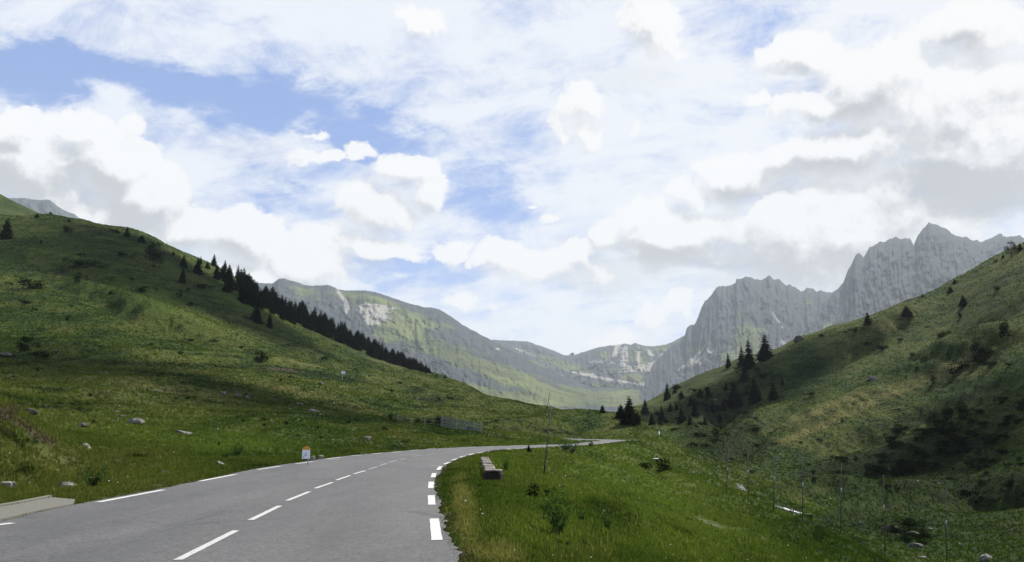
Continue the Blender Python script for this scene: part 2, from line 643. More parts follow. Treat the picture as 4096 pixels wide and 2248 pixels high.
m_rock, T = mat_new('boulder_stone')
g = T.new('ShaderNodeNewGeometry')
P = g.outputs['Position']
n1 = T.noise(P, 3.5, 7, 0.7)
n2 = T.noise(P, 22.0, 5, 0.7)
c = T.mix(T.ss(n1, 0.3, 0.7), (0.06, 0.057, 0.048, 1), (0.24, 0.228, 0.195, 1))
c = T.mix(T.ss(n2, 0.55, 0.72), c, (0.09, 0.10, 0.05, 1))
finish(T, c, 0.9, n1, 0.08, 0.8)

m_rockdark, T = mat_new('dark_lichen_stone')
g = T.new('ShaderNodeNewGeometry')
P = g.outputs['Position']
n1 = T.noise(P, 2.5, 7, 0.7)
c = T.mix(T.ss(n1, 0.3, 0.7), (0.018, 0.017, 0.014, 1), (0.10, 0.092, 0.075, 1))
finish(T, c, 0.9, n1, 0.08, 0.8)

m_darkblock = simple('shaded_block', (0.028, 0.024, 0.018), 0.5, 5, 0.95, 0.1, 0.03)  # shade of the block's near face put into its dark colour
m_wallstone, T = mat_new('parapet_stone')
g = T.new('ShaderNodeNewGeometry')
P = g.outputs['Position']
n1 = T.noise(P, 5.0, 7, 0.7)
n2 = T.noise(P, 30.0, 5, 0.7)
c = T.mix(T.ss(n1, 0.3, 0.72), (0.09, 0.08, 0.065, 1), (0.30, 0.27, 0.22, 1))
c = T.mix(T.ss(n2, 0.58, 0.75), c, (0.08, 0.08, 0.06, 1))
finish(T, c, 0.92, n2, 0.02, 0.8)

# asphalt
m_road, T = mat_new('asphalt')
g = T.new('ShaderNodeNewGeometry')
P = g.outputs['Position']
big = T.noise(T.vm('MULTIPLY', P, (1, 0.25, 1)), 0.55, 5, 0.6)
gr = T.noise(P, 55.0, 3, 0.8)
gv = T.new('ShaderNodeTexVoronoi')
T.put(gv.inputs['Vector'], P)
gv.inputs['Scale'].default_value = 42.0
crk = T.new('ShaderNodeTexVoronoi', feature='DISTANCE_TO_EDGE')
T.put(crk.inputs['Vector'], T.vm('ADD', T.vm('MULTIPLY', P, (1, .45, 1)), T.vm('SCALE', T.vm('SUBTRACT', T.noise(P, 1.2, 4, 0.7), (0.5, 0.5, 0.5)), scale=0.9)))
crk.inputs['Scale'].default_value = 0.42
crack = T.m('MULTIPLY', T.ss(crk.outputs['Distance'], 0.022, 0.004), T.ss(T.noise(P, 0.35, 3, 0.5), 0.50, 0.62))
chips = T.ss(T.noise(P, 90.0, 2, 0.6), 0.58, 0.72)
sp = T.noise(P, 7.0, 6, 0.75)
lane = T.attr('lane')
c = T.mix(T.ss(big, 0.3, 0.7), (0.047, 0.0465, 0.045, 1), (0.072, 0.071, 0.069, 1))
g2 = T.noise(P, 6.0, 7, 0.95)
g3 = T.noise(T.vm('MULTIPLY', P, (1, 0.5, 1)), 2.2, 4, 0.8)
c = T.vm('SCALE', c, scale=T.m('ADD', 0.38, T.m('ADD', T.m('MULTIPLY', gr, 0.2), T.m('ADD', T.ss(g3, 0.25, 0.75, 0, 0.22), T.m('ADD', T.ss(g2, 0.38, 0.62, -0.12, 0.62), T.ss(T.noise(P, 17.0, 3, 0.9), 0.38, 0.62, -0.1, 0.55))))))
c = T.mix(T.m('MULTIPLY', T.ss(lane, 0.0, 1.0), 0.42), c, (0.058, 0.058, 0.060, 1))
c = T.mix(T.m('MULTIPLY', crack, 0.6), c, (0.022, 0.022, 0.023, 1))
c = T.mix(T.m('MULTIPLY', chips, 0.45), c, (0.30, 0.30, 0.29, 1))
c = T.mix(T.m('MULTIPLY', T.ss(sp, 0.60, 0.72), 0.35), c, (0.05, 0.05, 0.052, 1))
finish(T, c, T.m('ADD', 0.62, T.m('MULTIPLY', big, 0.2)), gr, 0.006, 0.9, 0.35)

m_paint, T = mat_new('road_paint')
g = T.new('ShaderNodeNewGeometry')
P = g.outputs['Position']
n = T.noise(P, 38.0, 5, 0.8)
n2 = T.noise(P, 3.0, 4, 0.7)
wear = T.attr('wear')
f = T.ss(T.m('ADD', n, T.m('MULTIPLY', wear, 0.24)), 0.60, 0.72)
c = T.mix(f, T.mix(n2, (0.34, 0.34, 0.32, 1), (0.52, 0.52, 0.49, 1)), (0.16, 0.16, 0.16, 1))
finish(T, c, 0.7, n, 0.004, 0.6, 0.3)

m_concrete, T = mat_new('lay_by_concrete')
g = T.new('ShaderNodeNewGeometry')
P = g.outputs['Position']
n = T.noise(P, 14.0, 6, 0.75)
n2 = T.noise(P, 1.0, 4, 0.7)
c = T.mix(n, (0.075, 0.072, 0.058, 1), (0.16, 0.155, 0.13, 1))
c = T.mix(T.ss(n2, 0.55, 0.75, 0, .7), c, (0.12, 0.12, 0.08, 1))
finish(T, c, 0.9, n, 0.01, 0.8)

# ------------------------------------------------------------------ the ground sheet
# control points: (photo px, photo py, distance Y).  z-mode points: (px, py, None, z)
CP = []


def cp(px, py, Y):
    u, e = pix(px, py)
    CP.append((float(u), float(Y), float(e * Y + CH)))


def cz(px, py, z):
    u, e = pix(px, py)
    Y = (z - CH) / float(e)
    CP.append((float(u), float(Y), z))


def cw(u, Y, z):
    CP.append((u, Y, z))


for u in (-1.0, -0.6, -0.2, 0.1, 0.4, 0.8):
    cw(u, 2.0, -0.02)
    cw(u, 5.0, -0.03 if u < 0.2 else -0.2)
# verge along the left of the road
for px, py in ((-500, 2160), (0, 2060), (150, 2028), (400, 1970), (650, 1935), (800, 1910), (1000, 1870), (1200, 1840), (1400, 1815),
               (1600, 1798), (1800, 1786), (2000, 1779), (2200, 1772)):
    cz(px, py, 0.0)
COLS = {
    -500: [(1960, 24), (1600, 36), (1560, 80), (1300, 150), (1000, 260), (700, 380)],
    0: [(1955, 27), (1760, 33), (1625, 38), (1612, 60), (1560, 85), (1400, 135), (1200, 220), (1000, 300), (864, 380)],
    170: [(1975, 30), (1850, 36), (1745, 42), (1690, 62), (1560, 90), (1400, 145), (1200, 225), (1000, 305), (861, 385)],
    400: [(1925, 36), (1820, 46), (1700, 68), (1500, 115), (1300, 195), (1100, 285), (897, 400)],
    800: [(1880, 40), (1790, 58), (1650, 90), (1480, 150), (1300, 240), (1150, 340), (1030, 470)],
    1200: [(1820, 58), (1740, 80), (1620, 125), (1500, 190), (1400, 300), (1310, 420), (1255, 520)],
    1600: [(1780, 82), (1720, 112), (1640, 160), (1560, 260), (1490, 400), (1450, 500)],
    2000: [(1765, 100), (1720, 132), (1660, 190), (1592, 300)],
    2200: [(1760, 110), (1745, 126), (1715, 135), (1680, 165), (1635, 225)],
}
for px, lst in COLS.items():
    for (py, Y) in lst:
        cp(px, py, Y)
# left ridge and hump skyline (py, distance), with a drop behind
RIDGE = [(-500, 690, 380), (0, 864, 380), (209, 861, 385), (362, 887, 395), (566, 926, 420), (764, 1017, 460), (849, 1050, 480),
         (1000, 1150, 510), (1100, 1205, 520), (1200, 1255, 520), (1300, 1300, 520), (1400, 1350, 515), (1500, 1400, 510),
         (1600, 1450, 500), (1700, 1488, 470), (1780, 1512, 430), (1900, 1556, 360), (2000, 1592, 300), (2100, 1612, 255),
         (2200, 1635, 225), (2300, 1647, 205), (2400, 1655, 190), (2500, 1668, 176), (2560, 1684, 165), (2640, 1730, 146),
         (2700, 1780, 126), (2800, 1850, 103), (2900, 1928, 86), (3000, 2003, 74), (3100, 2048, 68), (3200, 2083, 64),
         (3300, 2110, 61), (3400, 2155, 58), (3480, 2200, 56), (3560, 2252, 54), (3700, 2340, 50), (4000, 2500, 44)]
for px, py, Y in RIDGE:
    cp(px, py, Y)
    if px < 2350:
        cp(px, py + 25, Y * 1.12)
        cp(px, py + 160, Y * 1.6)
    elif px < 2660:
        cp(px, py + 30, Y * 1.12)
        cp(px, py + 60, Y * 1.3)
    else:
        cp(px, py + 45, Y * 1.14)
# the junction plateau
for px, py in ((2300, 1750), (2450, 1752), (2520, 1750)):
    cz(px, py, 0.15)
cz(2520, 1764, -0.2)
cp(2400, 1715, 155)
cp(2300, 1700, 158)
# bowl right of the road
for px, py, Y in ((2175, 1905, 56), (2500, 1850, 84), (2700, 1850, 98), (2300, 2000, 42), (2700, 2000, 60), (2300, 2248, 18),
                  (2700, 2248, 23.5), (3100, 2248, 36), (3400, 2248, 47), (3000, 2130, 49), (3250, 2160, 53), (2300, 1830, 74),
                  (2600, 1790, 122), (2450, 1800, 100), (2850, 1960, 76), (2000, 1840, 50), (2050, 1950, 33)):
    cp(px, py, Y)
for px, py in ((1990, 2248), (1900, 2050), (1850, 1950), (1850, 1870), (1950, 1830)):
    cz(px, py, -0.15)
# valley floor and the right hillside
RC = {
    2480: [(1700, 300), (1650, 420), (1648, 480)],
    2620: [(1760, 200), (1720, 260), (1650, 400), (1585, 520)],
    2760: [(1830, 150), (1780, 200), (1700, 290), (1600, 400), (1515, 510)],
    2900: [(1935, 112), (1840, 155), (1740, 215), (1600, 330), (1470, 470)],
    3030: [(1992, 104), (1880, 150), (1740, 220), (1580, 330), (1425, 470)],
    3200: [(2062, 97), (1950, 126), (1800, 180), (1600, 280), (1360, 440)],
    3500: [(2160, 88), (2040, 112), (1900, 145), (1700, 205), (1480, 300), (1255, 420)],
    3800: [(2230, 80), (2100, 98), (1950, 122), (1750, 165), (1500, 240), (1250, 340), (1120, 400)],
    4096: [(2248, 72), (2060, 92), (1850, 120), (1600, 165), (1300, 245), (975, 370)],
    4600: [(2248, 60), (1900, 85), (1500, 130), (1000, 230), (700, 330)],
}
RR = [(2480, 1648, 480), (2620, 1588, 520), (2700, 1545, 515), (2800, 1495, 500), (2900, 1462, 480), (3000, 1420, 470), (3130, 1392, 450),
      (3190, 1348, 440), (3330, 1308, 430), (3500, 1250, 420), (3620, 1205, 415), (3760, 1150, 405), (3830, 1115, 400), (3930, 1055, 390), (4000, 1020, 385),
      (4096, 975, 370), (4600, 690, 330)]
for px, lst in RC.items():
    for (py, Y) in lst:
        cp(px, py, Y)
for px, py, Y in RR:
    cp(px, py, Y)
    cp(px, py + 30, Y * 1.15)
    cp(px, py + 160, Y * 1.6)
for u in (-1.0, -0.5, 0.0, 0.5, 1.0):
    cw(u, 1400, 10)
    cw(u, 4500, 10)
for u in (-1.15,):
    for Y, z in ((10, 0.1), (30, 3), (60, 8), (120, 22), (300, 90), (700, 60)):
        cw(u, Y, z)
for u in (1.15,):
    for Y, z in ((10, -2.5), (30, -6), (60, -4), (120, 25), (300, 100), (700, 50)):
        cw(u, Y, z)

CPa = np.array(CP)
pu, pY, pz = CPa[:, 0], CPa[:, 1], CPa[:, 2]


def feat(u, Y):
    return np.stack([u * 3.0, np.log(Y)], -1)


FP = feat(pu, pY)
gval = pz / pY


def kern(r2):
    return np.sqrt(r2 + 0.004)


A = kern(((FP[:, None] - FP[None]) ** 2).sum(-1))
n = len(CPa)
Pm = np.concatenate([np.ones((n, 1)), FP], 1)
M = np.zeros((n + 3, n + 3))
M[:n, :n] = A - np.eye(n) * 0.004
M[:n, n:] = Pm
M[n:, :n] = Pm.T
sol = np.linalg.solve(M, np.concatenate([gval, np.zeros(3)]))


def zbase(u, Y):
    q = feat(u, Y)
    out = np.zeros(len(q))
    for s in range(0, len(q), 60000):
        b = q[s:s + 60000]
        d2 = (b[:, None, 0] - FP[None, :, 0]) ** 2 + (b[:, None, 1] - FP[None, :, 1]) ** 2
        out[s:s + 60000] = kern(d2) @ sol[:n] + sol[n] + b @ sol[n + 1:]
    return out * Y


# road edges on the flat (from the photograph's lines, back-projected on the road plane)
RL_px = [(-900, 2350), (-400, 2185), (0, 2086), (150, 2050), (290, 2020), (400, 1999), (650, 1953), (800, 1922), (1000, 1879), (1100, 1862),
         (1200, 1849), (1300, 1834), (1400, 1822), (1500, 1813), (1600, 1804), (1700, 1797), (1800, 1791), (1900, 1787), (2000, 1784),
         (2100, 1780), (2244, 1778), (2298, 1775), (2347, 1768), (2420, 1763), (2496, 1760.5), (2560, 1758)]
RR_px = [(1935, 2500), (1880, 2330), (1852, 2248), (1820, 2200), (1779, 2109), (1763, 2022), (1742, 1962), (1740, 1921), (1752, 1898), (1770, 1870), (1807, 1847),
         (1862, 1825), (1917, 1813), (2000, 1803), (2100, 1793), (2177, 1790), (2240, 1787), (2347, 1781), (2380, 1778), (2449, 1770),
         (2496, 1765), (2560, 1761)]


def edge(lst):
    a = np.array([flat(p, q) for p, q in lst])
    return a[np.argsort(a[:, 1])]


EL, ER = edge(RL_px), edge(RR_px)
Lf0 = np.array([[EL[0, 0] - 0.6, 3.0]])
EL = np.concatenate([[[EL[0, 0] + .1, 2.0]], EL])
ER = np.concatenate([[[ER[0, 0] + .05, 2.0]], ER])


def smooth_poly(E):
    Y = np.geomspace(2.0, 138.0, 240)
    X = np.interp(Y, E[:, 1], E[:, 0])
    for _ in range(3):
        X[1:-1] = (X[:-2] + 2 * X[1:-1] + X[2:]) / 4
    return X, Y


XL, YR = smooth_poly(EL)
XR, _ = smooth_poly(ER)
ragg = fbm(YR * 1.9, YR * 0 + 3.3, 4, .7) * 0.10
XRr = XR + ragg
XLr = XL + fbm(YR * 1.3, YR * 0 + 8.8, 3) * 0.05
SIDE = [(flat(2235, 1752.5)), (flat(2300, 1755)), (flat(2400, 1757.5)), (flat(2496, 1759.5)),
        (flat(2440, 1765)), (flat(2360, 1768)), (flat(2319, 1766)), (flat(2275, 1759.5))]


def seg_dist(X, Y, a, b):
    ax, ay = a
    bx, by = b
    t = np.clip(((X - ax) * (bx - ax) + (Y - ay) * (by - ay)) / ((bx - ax) ** 2 + (by - ay) ** 2), 0, 1)
    return np.hypot(X - ax - t * (bx - ax), Y - ay - t * (by - ay))


def road_dist(X, Y):
    """approximate distance outside the carriageway (negative inside)"""
    xl = np.interp(Y, YR, XL)
    xr = np.interp(Y, YR, XR)
    d = np.maximum(xl - X, X - xr)
    sl_ = np.abs(np.gradient(XL, YR))
    k = 1 / np.sqrt(1 + np.interp(Y, YR, sl_) ** 2)
    d = d * k
    d = np.where(Y > 136, np.maximum(d, Y - 136), d)
    s0 = ((SIDE[0][0] + SIDE[-1][0]) / 2, (SIDE[0][1] + SIDE[-1][1]) / 2)
    s1 = ((SIDE[3][0] + SIDE[4][0]) / 2, (SIDE[3][1] + SIDE[4][1]) / 2)
    d2 = seg_dist(X, Y, s0, s1) - 4.5
    return np.minimum(d, d2)


PAD = [flat(-250, 2085), flat(0, 2030), flat(60, 2020), flat(200, 1992), flat(300, 2001), flat(290, 2020), flat(150, 2047), flat(0, 2082), flat(-250, 2150)]


def ground_z(u, Y):
    X = u * Y
    z = zbase(u, Y)
    nz = np.zeros_like(z)
    # hummocks: amplitude proportional to wavelength, switched off near the camera for the longest ones
    for lam, amp in ((60, 1.3), (28, 1.0), (13, 0.62), (6.5, 0.38), (3.1, 0.19), (1.4, 0.08), (0.6, 0.03)):
        w = sstep(lam * 2.2, lam * 6, Y)
        w2 = 1 - sstep(lam * 320, lam * 700, Y)
        nn = perlin(X / lam + lam + 0.15 * Y / lam, Y / lam * (0.42 if lam > 5 else 0.8) - lam * 2)
        nz += amp * nn * w * w2
    d = road_dist(X, Y)
    k = sstep(0.0, 7.0, d)
    k2 = sstep(0.0, 2.5, d)
    zz = z * k + nz * np.minimum(k2, 1) * np.where(Y > 200, 1, 0.8)
    return np.where(d < 0.35, -0.035, zz + (-0.03) * (1 - k2)), d


us = np.concatenate([np.linspace(-1.15, -0.72, 50)[:-1], np.linspace(-0.72, 0.72, 1150), np.linspace(0.72, 1.15, 50)[1:]])
ys = np.concatenate([np.geomspace(1.2, 9, 30)[:-1], np.geomspace(9, 620, 820), np.geomspace(620, 4500, 60)[1:]])
UU, YY = np.meshgrid(us, ys)           # rows = distance
ZZ, DD = ground_z(UU.ravel(), YY.ravel())
ZZ = ZZ.reshape(UU.shape)
DD = DD.reshape(UU.shape)
nr, nc = UU.shape
# keep only part of the grid behind: smooth ok
# larger folds, terraces and gullies of the slopes: (px, py, half length, half width, metres, angle)
RELIEF = [(3300, 1625, 420, 30, 3.2, -22), (3650, 1530, 520, 36, 4.0, -24), (3200, 1735, 260, 24, 2.4, -20), (3900, 1440, 320, 34, 3.6, -24), (3500, 1330, 330, 30, 3.5, -25),
          (3560, 1690, 420, 34, -3.4, -20), (3750, 1790, 330, 60, -5.5, -10), (3450, 1850, 300, 34, -2.6, -10), (3990, 1960, 220, 50, -4.5, -6), (3650, 2010, 420, 26, 2.0, -12),
          (3850, 1600, 320, 30, -3.0, -22), (3150, 1500, 260, 26, -3.4, -22), (3350, 1440, 300, 24, -3.0, -24), (3900, 1300, 240, 36, -4.0, -26), (2900, 1620, 120, 60, -3.0, -40),
          (2790, 1660, 60, 110, 2.6, 20), (3050, 1690, 160, 30, 2.4, -24), (2980, 1800, 160, 40, -2.2, -10), (4000, 1780, 200, 26, 2.5, -30), (3300, 1960, 260, 18, 1.4, -4),
          (1000, 1440, 420, 14, 1.3, 4), (1120, 1480, 300, 12, -1.5, 7), (1500, 1510, 240, 12, 1.2, 10), (700, 1550, 420, 16, 1.0, 5), (600, 1600, 420, 16, -1.0, 4),
          (250, 1390, 300, 18, 1.3, 4), (300, 1440, 300, 18, -1.2, 4), (1250, 1560, 240, 16, 1.0, 12), (1300, 1610, 240, 14, -.9, 12), (500, 1200, 500, 30, 2.4, 18), (600, 1280, 500, 26, -2.4, 20),
          (900, 1190, 300, 24, 2.2, 30), (300, 1060, 400, 26, 2.6, 12), (350, 1120, 400, 24, -2.4, 14), (1200, 1400, 300, 18, 1.6, 22), (1300, 1460, 260, 14, -1.4, 18),
          (1700, 1570, 160, 10, 1.1, 10), (1720, 1602, 140, 10, -1.2, 8), (2150, 1715, 200, 14, -1.1, 2), (2150, 1690, 220, 12, .7, 2), (2600, 1880, 90, 20, -1.0, 22), (2560, 1850, 110, 16, .6, 20),
          (300, 1870, 260, 22, -.5, 28), (2130, 1950, 160, 14, -.35, 35), (2500, 2060, 300, 30, .3, 15)]
_px, _py = project(UU * YY, YY, ZZ)
_dz = np.zeros_like(ZZ)
RELIEF = [(a_, b_, c_, d_, e_ * (1.7 if a_ > 2700 else 1.25), f_) for a_, b_, c_, d_, e_, f_ in RELIEF]
for (x_, y_, rx_, ry_, am_, an_) in RELIEF:
    ca_, sa_ = math.cos(R(an_)), math.sin(R(an_))
    dx_, dy_ = _px - x_, _py - y_
    _dz += am_ * np.exp(-1.4 * (((dx_ * ca_ + dy_ * sa_) / rx_) ** 2 + ((-dx_ * sa_ + dy_ * ca_) / ry_) ** 2))
ZZ = ZZ + _dz * sstep(1.0, 8.0, DD)
EE = (ZZ - CH) / YY


def hit(px, py, sink=0.0):
    """first ground point on the ray of a photograph pixel"""
    u, e = pix(px, py)
    u, e = float(u), float(e)
    j = np.searchsorted(us, u) - 1
    t = (u - us[j]) / (us[j + 1] - us[j])
    colE = EE[:, j] * (1 - t) + EE[:, j + 1] * t
    idx = np.nonzero(colE[25:] > e)[0]
    if len(idx) == 0:
        # above the ridge: take the crest
        m_ = 25 + int(np.argmax(colE[25:860]))
        Y = ys[m_]
        return Vector((u * Y, Y, float(colE[m_] * Y + CH)))
    i = idx[0] + 25
    e0, e1 = colE[i - 1], colE[i]
    s = 0 if e1 == e0 else (e - e0) / (e1 - e0)
    s = min(max(s, 0), 1)
    Y = ys[i - 1] + s * (ys[i] - ys[i - 1])
    return Vector((u * Y, Y, e * Y + CH - sink))


def zat(X, Y):
    u = X / Y
    j = min(max(np.searchsorted(us, u) - 1, 0), nc - 2)
    i = min(max(np.searchsorted(ys, Y) - 1, 0), nr - 2)
    t = (u - us[j]) / (us[j + 1] - us[j])
    s = (Y - ys[i]) / (ys[i + 1] - ys[i])
    return float((ZZ[i, j] * (1 - t) + ZZ[i, j + 1] * t) * (1 - s) + (ZZ[i + 1, j] * (1 - t) + ZZ[i + 1, j + 1] * t) * s)


def zat_v(u, Y):
    j = np.clip(np.searchsorted(us, u) - 1, 0, nc - 2)
    i = np.clip(np.searchsorted(ys, Y) - 1, 0, nr - 2)
    t = (u - us[j]) / (us[j + 1] - us[j])
    s = (Y - ys[i]) / (ys[i + 1] - ys[i])
    return (ZZ[i, j] * (1 - t) + ZZ[i, j + 1] * t) * (1 - s) + (ZZ[i + 1, j] * (1 - t) + ZZ[i + 1, j + 1] * t) * s


def ppm(Y):
    """photo pixels per metre at distance Y"""
    return FPX / Y


# colour zones of the meadow, fixed to the ground where they lie
ZX = UU * YY
PXg, PYg = project(ZX, YY, ZZ)


def zone(lst, PX=None, PY=None):
    PX = PXg if PX is None else PX
    PY = PYg if PY is None else PY
    s = np.zeros_like(PX)
    for (x, y, rx, ry, a, ang) in lst:
        ca, sa = math.cos(R(ang)), math.sin(R(ang))
        dx, dy = PX - x, PY - y
        q = ((dx * ca + dy * sa) / rx) ** 2 + ((-dx * sa + dy * ca) / ry) ** 2
        s += a * np.exp(-q * 1.4)
    return np.clip(s, 0, 1)


Z_DRY_LIT = [(1850, 2000, 60, 180, .7, -12), (2000, 2230, 160, 60, .7, 10), (2350, 1950, 200, 20, .5, 30), (2900, 2200, 300, 14, .5, 12), (600, 1500, 500, 6, .8, 5), (900, 1600, 350, 6, .7, 8), (300, 1300, 300, 8, .5, 8), (3600, 2050, 300, 10, .5, -12), (3900, 2020, 200, 16, .5, -25), (200, 1800, 200, 60, .6, 25), (120, 1850, 260, 60, .5, 20), (700, 1560, 380, 18, .75, 6), (1150, 1560, 380, 22, .7, 12), (1500, 1655, 200, 25, .6, 12), (1500, 1420, 300, 40, .5, 25),
         (1850, 1560, 250, 20, .45, 15), (2250, 1930, 150, 25, .6, 30), (2050, 1850, 50, 60, .4, 60), (1860, 2060, 80, 130, .6, 0), (2000, 2200, 120, 60, .6, 0),
         (1750, 1870, 400, 25, .25, 0), (2550, 1960, 120, 30, .35, 10), (2470, 1700, 200, 25, .35, 5), (2650, 1800, 200, 40, .35, 20),
         (3300, 1640, 330, 22, .55, -22), (3600, 1560, 500, 35, .5, -24), (3200, 1740, 200, 20, .4, -22), (3900, 1500, 300, 30, .55, -22),
         (3500, 1330, 300, 30, .35, -25), (3100, 1560, 120, 25, .35, -20), (2950, 2080, 400, 30, .35, 20), (900, 1280, 250, 50, .3, 25),
         (600, 1930, 300, 25, .45, -8), (1200, 1450, 200, 25, .5, 15), (300, 900, 300, 25, .4, 8)]
Z_LUSH = [(2450, 1980, 700, 220, .45, 10), (2650, 2020, 500, 150, .55, 20), (700, 1250, 300, 90, .5, 20), (250, 1000, 150, 60, .5, 20), (100, 970, 150, 60, .5, 0), (1000, 1230, 200, 30, .8, 28), (600, 1740, 500, 60, .75, 4), (1000, 1780, 300, 60, .7, -4),
          (2450, 1900, 300, 100, .55, 0), (2750, 2200, 500, 90, .6, 5), (2120, 2130, 200, 90, .7, 0), (1990, 1860, 120, 60, .6, 0),
          (2400, 1800, 250, 20, .5, 0), (650, 1060, 150, 25, .5, 30), (3350, 2030, 300, 18, .5, -8), (2900, 1650, 200, 70, .3, 0), (150, 1130, 200, 30, .4, 0),
          (2700, 1750, 60, 40, .5, 40), (3050, 1930, 250, 60, .25, 0)]
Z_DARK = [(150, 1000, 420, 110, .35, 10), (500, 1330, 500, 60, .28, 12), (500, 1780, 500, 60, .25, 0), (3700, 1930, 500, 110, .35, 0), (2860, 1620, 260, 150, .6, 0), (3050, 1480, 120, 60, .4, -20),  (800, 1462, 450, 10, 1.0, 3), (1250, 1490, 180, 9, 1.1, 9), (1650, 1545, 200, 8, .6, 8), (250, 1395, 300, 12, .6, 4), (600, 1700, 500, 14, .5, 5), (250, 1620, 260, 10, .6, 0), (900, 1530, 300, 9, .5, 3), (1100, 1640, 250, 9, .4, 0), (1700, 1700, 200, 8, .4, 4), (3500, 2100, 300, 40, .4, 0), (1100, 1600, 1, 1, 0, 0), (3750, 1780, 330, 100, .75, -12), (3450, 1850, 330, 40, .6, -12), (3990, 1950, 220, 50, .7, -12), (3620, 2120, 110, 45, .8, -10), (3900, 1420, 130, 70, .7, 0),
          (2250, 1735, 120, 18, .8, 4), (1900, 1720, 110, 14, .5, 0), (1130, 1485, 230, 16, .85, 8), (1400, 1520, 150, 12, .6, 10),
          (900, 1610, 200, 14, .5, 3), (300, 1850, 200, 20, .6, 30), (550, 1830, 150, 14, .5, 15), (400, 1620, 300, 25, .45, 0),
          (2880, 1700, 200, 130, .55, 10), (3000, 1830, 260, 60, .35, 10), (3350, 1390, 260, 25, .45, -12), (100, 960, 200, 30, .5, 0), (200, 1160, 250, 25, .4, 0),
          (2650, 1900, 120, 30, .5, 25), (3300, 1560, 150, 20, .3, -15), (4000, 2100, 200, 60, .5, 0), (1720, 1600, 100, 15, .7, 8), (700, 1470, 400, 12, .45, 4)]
Z_SOIL = [(1120, 1478, 150, 9, .8, 6), (1720, 1592, 90, 10, .55, 8), (2080, 1712, 90, 7, .7, -6), (1470, 1760, 40, 40, .55, 0), (2600, 1885, 60, 16, .5, 20),
          (1990, 1725, 60, 9, .45, 0), (60, 1700, 240, 80, .5, 20), (30, 1640, 90, 25, .4, 0), (180, 1760, 80, 25, .4, 30), (640, 1940, 120, 10, .35, -8), (3560, 2105, 60, 14, .7, 0), (1300, 1740, 80, 14, .4, 0),
          (2060, 1930, 90, 8, .4, 38)]
Z_GRAV = [(2830, 2090, 110, 14, .62, 25), (2960, 2120, 90, 12, .5, 10), (1700, 1870, 1, 1, 0, 0), (2130, 1925, 30, 6, .3, 40), (1800, 2230, 10, 60, .5, -10),
          (2690, 1745, 50, 10, .3, 10)]

_rp = np.array([(p_, y_) for p_, _q, y_ in RIDGE])
_yc = np.interp(PXg, _rp[:, 0], _rp[:, 1])
BEY = sstep(1.0, 1.12, YY / _yc) * sstep(2540, 2640, PXg)          # wetter, darker grass across the valley
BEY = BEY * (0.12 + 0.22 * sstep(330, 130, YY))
EDGE_D = np.exp(-(np.maximum(DD, 0) / 0.45) ** 2) * (DD < 3)
V = np.stack([ZX, YY, ZZ], -1).reshape(-1, 3)
for (x_, y_, rx_, ry_, am_, an_) in RELIEF:  # light and shade of the folds painted in: pale rises, dark hollows
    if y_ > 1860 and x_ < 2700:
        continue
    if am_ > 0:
        Z_DRY_LIT.append((x_, y_, rx_, ry_ * .8, .55 if x_ > 2700 else .35, an_))
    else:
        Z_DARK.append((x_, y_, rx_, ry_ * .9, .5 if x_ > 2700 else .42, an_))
ii = (np.arange(nr - 1)[:, None] * nc + np.arange(nc - 1)[None]).ravel()
Fq = np.stack([ii, ii + 1, ii + nc + 1, ii + nc], -1)
attrs_g = {'dry_lit': zone(Z_DRY_LIT).ravel(), 'lush': zone(Z_LUSH).ravel(), 'dark': np.clip(zone(Z_DARK) * np.where((PXg > 2540) & (YY < _yc), 0.2, 1.0) + BEY, 0, 1).ravel(), 'soil': np.clip(zone(Z_SOIL) + 0.47 * EDGE_D, 0, 1).ravel(), 'gravel': zone(Z_GRAV).ravel()}
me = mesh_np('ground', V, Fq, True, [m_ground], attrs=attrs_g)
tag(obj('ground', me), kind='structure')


# ------------------------------------------------------------------ road, lay-by, side road, markings
def strip(name, XA, XB, Y, z, mat, ncol=14, lanes=True):
    t = np.linspace(0, 1, ncol)
    X = XA[:, None] * (1 - t) + XB[:, None] * t
    Yg = np.repeat(Y[:, None], ncol, 1)
    Vv = np.stack([X, Yg, np.full_like(X, z)], -1).reshape(-1, 3)
    k = (np.arange(len(Y) - 1)[:, None] * ncol + np.arange(ncol - 1)[None]).ravel()
    F_ = np.stack([k, k + 1, k + ncol + 1, k + ncol], -1)
    w = np.zeros_like(X)
    if lanes:
        for c_, s_ in ((0.60, .045), (0.84, .05), (0.16, .045), (0.36, .045)):
            w += np.exp(-((t[None] - c_) / s_) ** 2) * 0.45 * (0.7 + 0.6 * perlin(Yg * 0.12 + c_ * 9, X * 0.3))
        w += np.exp(-((t[None] - 0.66) / .07) ** 2) * 0.55 * (0.5 + 0.5 * perlin(Yg * 0.21, X * 0.6))
        w += np.exp(-((t[None] - 0.44) / .022) ** 2) * 0.9 * (Yg < 19)
    return mesh_np(name, Vv, F_, True, [mat], attrs={'lane': np.clip(w, 0, 1).ravel()})


tag(obj('road', strip('road', XLr, XRr, YR, 0.0, m_road, 40)), kind='structure')
b = MB()
b.v = [(x, y, 0.004) for x, y in SIDE]
b.f = [tuple(range(len(SIDE)))[::-1]]
tag(b.build('side_road', m_road), kind='structure')
